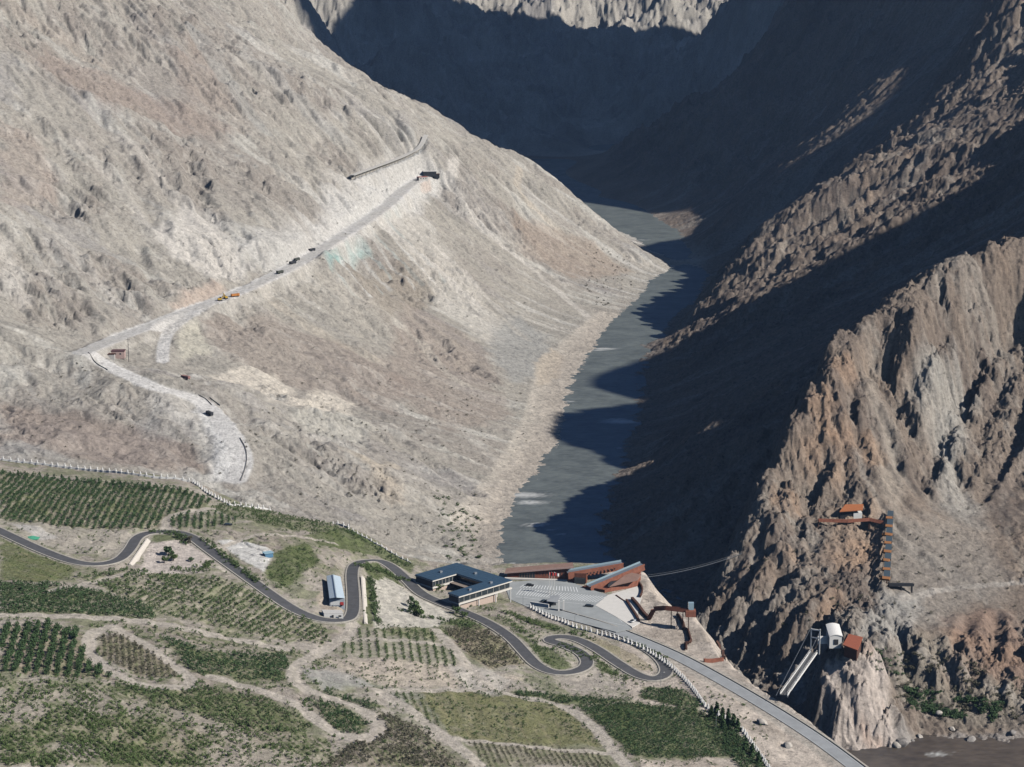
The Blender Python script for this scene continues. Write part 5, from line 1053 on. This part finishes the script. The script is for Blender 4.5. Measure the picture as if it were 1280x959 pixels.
def excavator(px, py, rot, label):
    g = hit(px, py); t = thing('excavator', label, 'excavator', g); ca, sa = math.cos(rot), math.sin(rot)
    def W3(x, y, z): return (g[0]+ca*x-sa*y, g[1]+sa*x+ca*y, g[2]+z)
    for sy in (-1.2, 1.2): part(MB().beam(W3(-2, sy, .5), W3(2, sy, .5), .7, 1.0), 'track', BLK, t)
    part(MB().box(W3(-.4, 0, 1.7), (3.4, 2.6, 1.3), rot), 'body', YEL, t); part(MB().box(W3(.6, .8, 2.7), (1.4, 1.1, 1.6), rot), 'cab', GLASS, t)
    part(MB().beam(W3(1.0, -.3, 2.0), W3(4.2, -.3, 4.6), .5, .6), 'boom', YEL, t); part(MB().beam(W3(4.2, -.3, 4.6), W3(5.8, -.3, 2.0), .4, .5), 'arm', YEL, t); part(MB().box(W3(5.6, -.3, 1.3), (1.1, 1.2, 1.0), rot), 'bucket', DARK, t)
excavator(275, 376, .4, 'yellow excavator at the fork of the slope roads, left of two')
excavator(282, 373.5, 2.2, 'yellow excavator with raised arm at the fork of the slope roads, right of two')
def truck(px, py, rot, m_, label):
    g = hit(px, py); t = thing('dump_truck', label, 'truck', g); ca, sa = math.cos(rot), math.sin(rot)
    def W3(x, y, z): return (g[0]+ca*x-sa*y, g[1]+sa*x+ca*y, g[2]+z)
    part(MB().box(W3(-1.2, 0, 1.9), (6, 2.5, 1.9), rot), 'dump_body', m_, t); part(MB().box(W3(3.1, 0, 1.8), (2.0, 2.4, 2.3), rot), 'cab', m_, t); part(MB().box(W3(3.9, 0, 2.4), (.5, 2.1, .8), rot), 'windscreen', GLASS, t)
    for sx in (-3, -1.6, 2.8):
        for sy in (-1.1, 1.1): part(MB().tube(W3(sx, sy-.2, .55), W3(sx, sy+.2, .55), .55, n=10), 'wheel', BLK, t)
OLIVE = mat('dull green paint', (.07, .075, .06), .6)
for px, py, rot, m_, lab in ((350, 342, .9, OLIVE, 'dull dark dump truck on the slope road, lowest of the three close together'), (366, 330, .9, DARK, 'black dump truck on the slope road between two dull trucks'), (371, 326, 1.1, OLIVE, 'dull dump truck on the slope road, uppermost of the three close together'), (390, 314, .9, DARK, 'dark truck alone at the uphill bend of the slope road'),
                         (232, 474, 2.5, mat('rose paint', (.3, .16, .14), .6), 'reddish truck near the junction below the site house'), (262, 519, 2.2, DARK, 'dark truck on the wide pale road above the white fence'), (294, 371, .6, mat('orange paint', (.5, .2, .05), .6), 'orange truck beside the excavators on the slope road')):
    truck(px, py, rot, m_, lab)
def guard(px, label):
    ln = smooth_line(hits(px), 2, 1); ln[:, 2] = ground(ln[:, 0], ln[:, 1]); ln = level(ln, 3); tag(MB().ribbon(ln, .3, .8, 0, 1.3).build('guard_wall', mat('dark guard wall', (.24, .23, .215), .9), None, tuple(ln[0])), label, 'wall')
guard([(248,494),(258,499),(265,507)], 'dark guard wall on the upper curve of the wide pale road'); guard([(262,497),(275,507)], 'second dark guard wall just outside the upper curve of the wide pale road'); guard([(300,548),(308,562),(309,580),(300,602)], 'dark guard wall along the outer edge where the wide pale road ends')
guard([(110,441),(118,453),(135,463)], 'dark guard wall at the sharp bend left of the site house')
# ---- boulders by the shore
def boulder(px, py, r, sd, label, m_):
    g = hit(px, py); bm = bmesh.new(); bmesh.ops.create_icosphere(bm, subdivisions=3, radius=1)
    rs = np.random.default_rng(sd); ax = rs.normal(size=(9, 3)); ax /= np.linalg.norm(ax, axis=1)[:, None]; dd_ = rs.uniform(.62, .95, 9)
    for vv in bm.verts:
        p = np.array(vv.co); s_ = min(1., min((dd_[k]/max(1e-3, float(p @ ax[k])) if p @ ax[k] > 0 else 9) for k in range(9))); vv.co = Vector(p*s_*np.array([r*1.25, r, r*.85]))
    me_ = bpy.data.meshes.new('boulder'); bm.to_mesh(me_); bm.free(); me_.materials.append(m_); o = bpy.data.objects.new('boulder', me_); C.objects.link(o); o.location = (g[0], g[1], g[2]+r*.25); o.rotation_euler = (0, 0, rs.uniform(0, 6)); tag(o, label, 'boulder', 'boulders on the shore')
BR = mat('grey boulder', (.25, .23, .21), .95, var=.3, scale=.5); BR2 = mat('pale boulder', (.45, .41, .36), .95, var=.2, scale=.5)
for i, (px, py, r, m_, lab) in enumerate([(1127,931,4.2,BR,'large grey boulder at the water below the pier rock, right beside it'), (1120,933,2.6,BR2,'pale boulder wedged between the pier rock and a large grey boulder'), (1214,927,3.0,BR,'dark grey boulder standing at the edge of the water on the right'), (1150,922,2.0,BR2,'pale rounded boulder on the shore between two darker boulders'),
      (1140,928,1.8,BR,'small grey boulder just right of the large one at the water'), (1174,893,2.2,BR2,'pale boulder among dark bushes above the shore'), (1190,912,1.6,BR2,'small pale boulder in the middle of the gravel shore'), (1266,917,2.0,BR,'grey boulder near the right edge of the shore'), (985,934,2.4,BR2,'pale boulder beside the valley road at the bottom'), (952,905,3.0,BR2,'broad pale boulder on the bare bank left of the valley road')]):
    boulder(px, py, r, 40+i, lab, m_)
print('built things', round(time.time()-T0, 1))
# ------------------------------------------------------------------ planting
def leaf_mat(name, c):
    m = bpy.data.materials.new(name); m.use_nodes = True; nt = m.node_tree; b = nt.nodes['Principled BSDF']
    g = nt.nodes.new('ShaderNodeNewGeometry'); o = nt.nodes.new('ShaderNodeObjectInfo'); ad = nt.nodes.new('ShaderNodeMath'); ad.operation = 'ADD'
    nt.links.new(g.outputs['Random Per Island'], ad.inputs[0]); nt.links.new(o.outputs['Random'], ad.inputs[1]); fr = nt.nodes.new('ShaderNodeMath'); fr.operation = 'FRACT'; nt.links.new(ad.outputs[0], fr.inputs[0])
    cr = nt.nodes.new('ShaderNodeValToRGB'); e = cr.color_ramp.elements; e[0].color = tuple(v*.6 for v in c)+(1,); e[1].color = tuple(v*1.45 for v in c)+(1,)
    nt.links.new(fr.outputs[0], cr.inputs[0]); nt.links.new(cr.outputs[0], b.inputs['Base Color']); b.inputs['Roughness'].default_value = .75; b.inputs['Specular IOR Level'].default_value = .2; return m
LEAF = [leaf_mat('dark green leaves', (.06, .102, .042)), leaf_mat('mid green leaves', (.088, .128, .05)), leaf_mat('olive brown leaves', (.12, .112, .075)), leaf_mat('fresh green leaves', (.098, .142, .05)), leaf_mat('grey green leaves', (.11, .12, .085))]
BARK = mat('bark', (.12, .09, .07), .95)
def crown(rs, nleaf, size, rx=1., rz=1.1, zc=1.0):
    """leaf clumps spread through an uneven volume"""
    lob = rs.normal(size=(6, 3))*[.42*rx, .42*rx, .34*rz]; k = rs.integers(0, 6, nleaf); d = rs.normal(size=(nleaf, 3)); d /= np.linalg.norm(d, axis=1)[:, None]
    c = lob[k]+d*(rs.uniform(.25, 1, nleaf)**.5)[:, None]*[.55*rx, .55*rx, .5*rz]; c[:, 2] += zc
    a = rs.normal(size=(nleaf, 3)); a /= np.linalg.norm(a, axis=1)[:, None]; b = np.cross(a, rs.normal(size=(nleaf, 3))); b /= np.linalg.norm(b, axis=1)[:, None]
    s = (size*rs.uniform(.6, 1.3, nleaf))[:, None]; v = np.stack([c-a*s-b*s*.5, c+a*s*.2-b*s*.8, c+a*s+b*s*.3, c-a*s*.1+b*s*.8], 1)
    return v.reshape(-1, 3).astype(np.float32)
def quads_mesh(name, v, m):
    me_ = bpy.data.meshes.new(name); n = len(v); f = n//4; me_.vertices.add(n); me_.vertices.foreach_set('co', v.astype(np.float32).ravel()); me_.loops.add(n); me_.loops.foreach_set('vertex_index', np.arange(n, dtype=np.int32))
    me_.polygons.add(f); me_.polygons.foreach_set('loop_start', np.arange(f, dtype=np.int32)*4); me_.update(calc_edges=True); me_.materials.append(m); return me_
rs = np.random.default_rng(21)
TPL = [crown(rs, 46, .27) for _ in range(8)]; TPH = [crown(rs, 110, .2) for _ in range(5)]
PL = []                                                   # x, y, z, scale, tone
def scatter(poly, sx, sy, imgdir, size, chance, tone, jit=.22):
    w = np.array(shelf(poly)); cx, cy = w.mean(0); ang = math.atan2(-imgdir[1]/.34, imgdir[0]); ca, sa = math.cos(ang), math.sin(ang); R2 = np.hypot(w[:, 0]-cx, w[:, 1]-cy).max()
    sx = sx*.85; sy = sy*.9; i = np.arange(-R2, R2, sx); j = np.arange(-R2, R2, sy); I, J = np.meshgrid(i, j); I = I.ravel(); J = J.ravel()
    I = I+rs.normal(size=len(I))*sx*jit; J = J+rs.normal(size=len(I))*sy*jit*.35
    x = cx+ca*I-sa*J; y = cy+sa*I+ca*J; k = inpoly(w, x+3*fbm(x/9, y/9, 2), y+3*fbm(x/9+3, y/9, 2)) & (rs.random(len(x)) < chance*(1.0 if chance > .9 else ((.55+.9*sstep(-.4, .4, fbm(x/18+tone, y/18, 3))) if tone != 3 else 2.0*sstep(-.3, .2, fbm(x/16, y/16, 3)+.1)*(.4+.6*sstep(-.2, .2, fbm(x/40+9, y/40, 2))))))
    x = x[k]; y = y[k]; ok = np.ones(len(x), bool)
    for ln, hw in [(ROAD, 5.2), (HIGH, 7.5)]+TRW: ok &= segdist(ln[::2], x, y)[0] > hw+.4
    x = x[ok]; y = y[ok]; PL.append(np.stack([x, y, ground(x, y), size*.82*rs.uniform(.65, 1.25, len(x)), np.full(len(x), tone)], 1))
for poly, c, a, pl in PARC:
    if pl: scatter(poly, *pl)
# loose scrub between parcels
for poly, n_, s_, tn_ in [([(0,585),(430,660),(640,770),(960,890),(960,959),(0,959)], 2600, .7, 3), ([(640,765),(860,850),(760,850),(640,800)], 160, .8, 3), ([(0,770),(420,800),(420,959),(0,959)], 1800, .85, 3), ([(430,800),(900,870),(900,959),(430,959)], 1200, .65, 1)]:
    w = np.array(shelf(poly)); x = rs.uniform(w[:, 0].min(), w[:, 0].max(), n_*3); y = rs.uniform(w[:, 1].min(), w[:, 1].max(), n_*3); k = inpoly(w, x, y) & (fbm(x/25+2, y/25, 3) > -.12); x = x[k][:n_]; y = y[k][:n_]; ok = np.ones(len(x), bool)
    for ln, hw in [(ROAD, 5.2), (HIGH, 7.5)]+TRW: ok &= segdist(ln[::2], x, y)[0] > hw
    for px in ([(186,682),(232,677),(262,698),(250,712),(175,714)], [(466,728),(480,726),(540,757),(566,772),(540,781),(470,781)], [(276,677),(300,677),(338,690),(328,712),(296,694)], [(400,715),(434,715),(436,770),(400,770)], [(515,700),(572,695),(645,725),(640,760),(596,765)]):
        ok &= ~inpoly(shelf(px), x, y)
    ok &= ~inpoly(LEV, x, y)
    for q_ in PARC[:20]:
        if q_[3] and q_[3][5] != 3: ok &= ~inpoly(shelf(q_[0]), x, y)
    x = x[ok]; y = y[ok]; PL.append(np.stack([x, y, ground(x, y), s_*rs.uniform(.4, 1.2, len(x)), np.full(len(x), tn_)], 1))
# grassy verges and hedges
def verge(px, hw, n_, s_, tn_):
    ln = smooth_line(hits(px), 1.5, 2); k = rs.integers(0, len(ln), n_); x = ln[k, 0]+rs.normal(size=n_)*hw; y = ln[k, 1]+rs.normal(size=n_)*hw; PL.append(np.stack([x, y, ground(x, y), s_*rs.uniform(.6, 1.2, n_), np.full(n_, tn_)], 1))
for px, hw, n_, s_, tn_ in [([(462,722),(468,752),(472,780)], 1.0, 120, 1.1, 1), ([(452,708),(480,714),(500,726)], 2.2, 90, 1.1, 3), ([(256,676),(285,700),(322,728)], 1.3, 110, 1.0, 1), ([(430,662),(470,686),(510,708)], 3, 120, .8, 1), ([(620,770),(650,786),(676,815),(690,832)], 2, 120, .7, 3), ([(700,806),(740,822),(770,846),(790,850)], 2.2, 130, .7, 3),
                           ([(190,666),(228,668),(230,680)], 1.6, 50, 1.0, 1), ([(215,712),(255,716),(262,704)], 2, 70, 1.0, 3), ([(345,735),(370,700),(385,690)], 5, 90, .9, 3), ([(600,760),(640,768),(690,786),(740,800)], 2.2, 130, .8, 3), ([(505,765),(560,778),(590,784)], 2.2, 70, .9, 1), ([(780,798),(815,815),(832,826)], 1.5, 50, .7, 3)]: verge(px, hw, n_, s_, tn_)
PLA = np.concatenate(PL); px_, py_ = proj(PLA[:, 0], PLA[:, 1], PLA[:, 2]); keep = (px_ > -25) & (px_ < 1305) & (py_ < 985); PLA = PLA[keep]; px_ = px_[keep]; py_ = py_[keep]
show = PLA[:, 3]/np.hypot(PLA[:, 0], PLA[:, 1])*np.where((px_ > 3) & (px_ < 1277) & (py_ < 952), 1, 0); big = np.argsort(-show)[:290]; isbig = np.zeros(len(PLA), bool); isbig[big] = True
print('plants', len(PLA))
COPY = {}
def single(name, mesh_key, mesh_fn, loc, sc, rot): 
    if mesh_key not in COPY: COPY[mesh_key] = bpy.data.objects.new(name, mesh_fn()); o = COPY[mesh_key]
    else: o = COPY[mesh_key].copy()
    C.objects.link(o); o.location = loc; o.scale = sc; o.rotation_euler = (0, 0, rot); return o
TN = ['dark green fruit tree in the close rows of the near terraces', 'mid green fruit tree in the open rows of the near terraces', 'brownish low fruit bush in the lower terrace plots', 'fresh green wild bush in the rough ground of the near terraces', 'grey green bush']
for i in big:
    tn_ = int(PLA[i, 4]); s = PLA[i, 3]; kk = int(rs.integers(0, 5)); o = single('fruit_tree' if tn_ < 2 else 'bush', (tn_, kk), lambda: quads_mesh('fruit_tree' if tn_ < 2 else 'bush', np.r_[TPH[kk], np.float32([(-.06, 0, -.3), (.06, 0, -.3), (.05, 0, 1), (-.05, 0, 1)])], LEAF[tn_]), tuple(PLA[i, :3]), (s, s, s*1.05), float(rs.uniform(0, 6.28)))
    tag(o, TN[tn_], 'tree' if tn_ < 2 else 'bush', ['dark green trees in rows', 'mid green trees in rows', 'brownish bushes in plots', 'wild bushes on the terraces', ''][tn_])
def mass(name, A, mats_, tpl):
    for tn_ in np.unique(A[:, 4].astype(int)):
        B = A[A[:, 4].astype(int) == tn_]; vs = []
        for kk in range(len(tpl)):
            b = B[kk::len(tpl)]
            if not len(b): continue
            a_ = rs.uniform(0, 6.28, len(b)); ca, sa = np.cos(a_)[:, None], np.sin(a_)[:, None]; t = tpl[kk]; s = b[:, 3:4]
            x = (ca*t[None, :, 0]-sa*t[None, :, 1])*s+b[:, 0:1]; y = (sa*t[None, :, 0]+ca*t[None, :, 1])*s+b[:, 1:2]; z = t[None, :, 2]*s*1.05+b[:, 2:3]; vs.append(np.stack([x, y, z], 2).reshape(-1, 3))
        o = bpy.data.objects.new(name[tn_], quads_mesh(name[tn_], np.concatenate(vs), mats_[tn_])); C.objects.link(o); o['kind'] = 'stuff'
mass({0: 'dark_orchard_rows', 1: 'open_orchard_rows', 2: 'low_brown_bushes', 3: 'rough_scrub'}, PLA[~isbig], LEAF, TPL)
# ---- grass on the lawns and verges: short tufts
GR = []
for px, dens_ in ((PARC[3][0], .5), (PARC[17][0], .35), ([(702,806),(712,806),(760,832),(772,846),(752,840)], .8), ([(672,806),(690,812),(716,835),(700,838),(688,836),(672,820)], .8), ([(345,690),(385,680),(400,700),(360,735),(330,722)], .5), ([(448,706),(470,702),(498,718),(510,735),(490,728),(465,722)], .7), ([(430,660),(520,706),(515,716),(470,695),(400,682),(380,670)], .35)):
    w = np.array(shelf(px)); ar = (np.ptp(w[:, 0])*np.ptp(w[:, 1])); n_ = int(ar*dens_); x = rs.uniform(w[:, 0].min(), w[:, 0].max(), n_); y = rs.uniform(w[:, 1].min(), w[:, 1].max(), n_); k = inpoly(w, x, y) & (fbm(x/8, y/8, 2) > -.25); GR.append(np.stack([x[k], y[k], ground(x[k], y[k])-.1, rs.uniform(.18, .38, k.sum()), np.full(k.sum(), 3)], 1))
TPG = [crown(rs, 9, .55, 1., .5, .25) for _ in range(4)]
mass({3: 'grass'}, np.concatenate(GR), LEAF, TPG)
# ---- shrubs on the bare slopes
def slope_pts(poly, n_, s_, tone, thr=-1):
    q = np.array(poly); out = []
    pxs = rs.uniform(q[:, 0].min(), q[:, 0].max(), n_*3); pys = rs.uniform(q[:, 1].min(), q[:, 1].max(), n_*3); k = inpoly(q, pxs, pys) & (fbm(pxs/40+tone, pys/30, 3) > thr)
    for a, b in list(zip(pxs[k], pys[k]))[:n_]:
        h = hit(a, b)
        if h[2] > 3 and h[1] < 3400: out.append((h[0], h[1], h[2], s_*rs.uniform(.5, 1.3), tone))
    return out
SH = slope_pts([(300,480),(560,460),(690,500),(600,650),(560,700),(420,650),(310,600)], 190, .95, 2, -.1)+slope_pts([(0,440),(280,480),(300,600),(0,570)], 40, .9, 2)+slope_pts([(540,610),(605,650),(605,705),(560,700)], 90, 1.5, 1)+slope_pts([(740,300),(812,325),(800,360),(750,390),(720,340)], 90, 1.3, 2)+slope_pts([(250,200),(600,240),(720,400),(400,440),(200,380)], 45, 1.0, 2)
SR = slope_pts([(1125,800),(1280,850),(1280,905),(1120,880)], 170, 1.5, 2, -.05)+slope_pts([(1130,860),(1200,870),(1255,880),(1240,905),(1140,890)], 190, 1.9, 0, -.1)+slope_pts([(1080,812),(1125,810),(1130,850),(1095,840)], 35, 1.6, 0)+slope_pts([(900,700),(1280,600),(1280,780),(960,790)], 90, 1.1, 2)
SA = np.array(SH+SR); d_ = SA[:, 3]/np.hypot(SA[:, 0], SA[:, 1]); big = np.argsort(-d_)[:240]; ib = np.zeros(len(SA), bool); ib[big] = True
for i in big:
    tn_ = int(SA[i, 4]); s = SA[i, 3]; kk = int(rs.integers(0, 5)); rgt = SA[i, 0] > 150
    o = single('shrub', ('s', tn_, kk), lambda: quads_mesh('shrub', TPH[kk]*np.float32([1, 1, .7]), LEAF[tn_]), tuple(SA[i, :3]), (s, s, s*.8), float(rs.uniform(0, 6.28)))
    tag(o, ('dark shrub on the gravelly bank at the foot of the right cliffs' if rgt else 'low dark shrub on the bare slope of the left mountainside'), 'shrub', 'shrubs at the foot of the right cliffs' if rgt else 'shrubs on the left mountainside')
mass({0: 'riverside_thicket', 1: 'bank_scrub', 2: 'slope_scrub'}, SA[~ib], LEAF, [t*np.float32([1, 1, .7]) for t in TPL])
# ---- single trees of the courts and the dark conifers by the fence
def tree(px, py, r, H, tone, label, name='broadleaf_tree', conical=False, nl=420):
    g = hit(px, py); t = thing(name, label, 'tree', g); part(MB().tube((g[0], g[1], g[2]-.4), (g[0]+.2, g[1], g[2]+H*.6), .22*r/2, .08*r/2, 8), 'trunk', BARK, t)
    if conical:
        f = rs.uniform(.05, 1, nl); a_ = rs.uniform(0, 6.28, nl); rad = r*(1-f)**.8*np.sqrt(rs.uniform(.2, 1, nl)); c = np.stack([rad*np.cos(a_), rad*np.sin(a_), f*H], 1); d = rs.normal(size=(nl, 3))*.3*r**.5; e = rs.normal(size=(nl, 3))*.25*r**.5
        v = np.stack([c-d, c-e, c+d, c+e], 1).reshape(-1, 3)
    else: v = crown(rs, nl, .17, 1., 1.1, 0)*[r, r, H*.42]+[0, 0, H*.62]
    o = bpy.data.objects.new('crown', quads_mesh('crown', v, LEAF[tone])); C.objects.link(o); o.parent = t
    for k in range(3):
        a_ = rs.uniform(0, 6.28); part(MB().tube((g[0]+.1, g[1], g[2]+H*.35), (g[0]+math.cos(a_)*r*.5, g[1]+math.sin(a_)*r*.5, g[2]+H*.7), .08*r/2, .03*r/2, 6), 'limb', BARK, t)
for a in [(211,694,3.2,6.5,0,'dense green tree in the middle of the small court by the first bend'), (217,701,2.6,4.5,3,'bright green low tree just below the dense one in the small court'), (205,704,2.0,3.5,3,'yellow green shrub tree at the lower left of the small court'), (238,679,2.2,4.2,2,'dull purple brown tree at the upper right of the small court beside the road'), (239,702,1.8,2.6,0,'round dark bush alone on the right of the small court'),
          (223,673,2.4,4.0,1,'leafy tree above the small court under the road'), (518,768,4.2,7.5,1,'large spreading green tree at the near side of the gravel court'), (526,772,3.2,5.5,3,'light green tree leaning right of the large one in the gravel court'), (513,758,2.0,6.0,0,'tall thin dark tree behind the large one in the gravel court'), (570,768,2.6,4.2,1,'green tree by the road just below the U-shaped building'), (580,772,2.2,3.6,3,'pale green tree at the roadside left of the hairpins'),
          (560,722,2.6,6.0,1,'green tree inside the courtyard of the U-shaped visitor building'), (548,738,2.4,3.4,3,'grass green bush on the open side of the U-shaped building')]: tree(*a)
for k, (px, py, lab) in enumerate([(896,893,'dark conifer by the white posts, leftmost of the dark group'), (903,899,'dark conifer by the white posts, second from left'), (910,905,'tall dark conifer in the middle of the group by the white posts'), (917,908,'dark conifer right of the tall one by the white posts'), (889,898,'low dark conifer standing in front of the group by the white posts'), (922,914,'dark conifer by the white posts, rightmost of the dark group'), (904,912,'dark conifer nearest the crop in the group by the white posts'),
      (940,945,'dark conifer beside the lowest run of white posts'), (948,955,'dark conifer at the bottom edge beside the white posts'), (932,938,'slim dark conifer between the crop and the white posts')]):
    tree(px, py, 1.9, 6.5 if k != 2 else 8.2, 0, lab, 'conifer', True, 300)
# tall poplars at the back row of the left orchard
for k in range(26): 
    h_ = hit(4+9.2*k, 593.5+.105*9.2*k+rs.normal()*.6)
    o = single('slim_tree', ('pop', k % 4), lambda: quads_mesh('slim_tree', np.concatenate([crown(rs, 60, .3, .8, 1.0, 1.0), crown(rs, 50, .28, .7, 1.0, 2.1), crown(rs, 26, .22, .4, .8, 3.0)]), LEAF[0]), h_, (1.3, 1.3, 1.05*rs.uniform(.85, 1.2)), float(rs.uniform(0, 6)))
    tag(o, 'slim dark green tree in the back row just below the long white fence', 'tree', 'slim trees along the long white fence')
print('planted', round(time.time()-T0, 1))
# ------------------------------------------------------------------ light, sky, camera
scn = bpy.context.scene
SUN_EL, SUN_AZ = math.radians(36), math.radians(-25)      # azimuth from +X, positive = away from the camera
sd = Vector((math.cos(SUN_EL)*math.cos(SUN_AZ), math.cos(SUN_EL)*math.sin(SUN_AZ), math.sin(SUN_EL)))
sl = bpy.data.lights.new('sun', 'SUN'); sl.energy = 5.0; sl.angle = math.radians(.53); sl.color = (1, .955, .895)
so = bpy.data.objects.new('sun', sl); C.objects.link(so); so.rotation_euler = sd.to_track_quat('Z', 'Y').to_euler(); so.location = (600, 0, 900)
w = bpy.data.worlds.new('World'); scn.world = w; w.use_nodes = True; nt = w.node_tree
sky = nt.nodes.new('ShaderNodeTexSky'); sky.sky_type = 'NISHITA'; sky.sun_disc = False; sky.sun_elevation = SUN_EL
sky.sun_rotation = math.radians(90)-SUN_AZ; sky.altitude = 2800; sky.air_density = 1.0; sky.dust_density = .3; sky.ozone_density = 3.5
bg = nt.nodes['Background']; nt.links.new(sky.outputs[0], bg.inputs[0]); bg.inputs[1].default_value = .065
cam = bpy.data.cameras.new('camera'); co = bpy.data.objects.new('camera', cam); C.objects.link(co)
co.location = (0, 0, CAMZ); co.rotation_euler = (math.pi/2-PITCH, 0, 0)
cam.sensor_width = 36; cam.lens = 36*F_PX/1280; cam.clip_start = 1; cam.clip_end = 30000
scn.camera = co
scn.view_settings.view_transform = 'Standard'; scn.view_settings.look = 'None'; scn.view_settings.gamma = 1; scn.view_settings.exposure = .2
print('done', round(time.time()-T0, 1))
HAZE = 2.6e-5
if HAZE:
    lo = float(min(cobuf[:, 2].min(), 0))-1.5; hi = float(max(cobuf[:, 2].max(), CAMZ))+20
    hz = MB().prism([(-6800, -400), (6800, -400), (6800, 9200), (-6800, 9200)], lo, hi).build('haze', None); hz['kind'] = 'stuff'
    hm = bpy.data.materials.new('thin blue air'); hm.use_nodes = True; nt = hm.node_tree; nt.nodes.remove(nt.nodes['Principled BSDF'])
    pv = nt.nodes.new('ShaderNodeVolumePrincipled'); pv.inputs['Color'].default_value = (.40, .62, 1, 1); pv.inputs['Density'].default_value = HAZE; pv.inputs['Anisotropy'].default_value = .2
    nt.links.new(pv.outputs[0], nt.nodes['Material Output'].inputs['Volume']); hz.data.materials.append(hm)

scn.cycles.max_bounces = 3; scn.cycles.diffuse_bounces = 0; scn.cycles.volume_bounces = 0
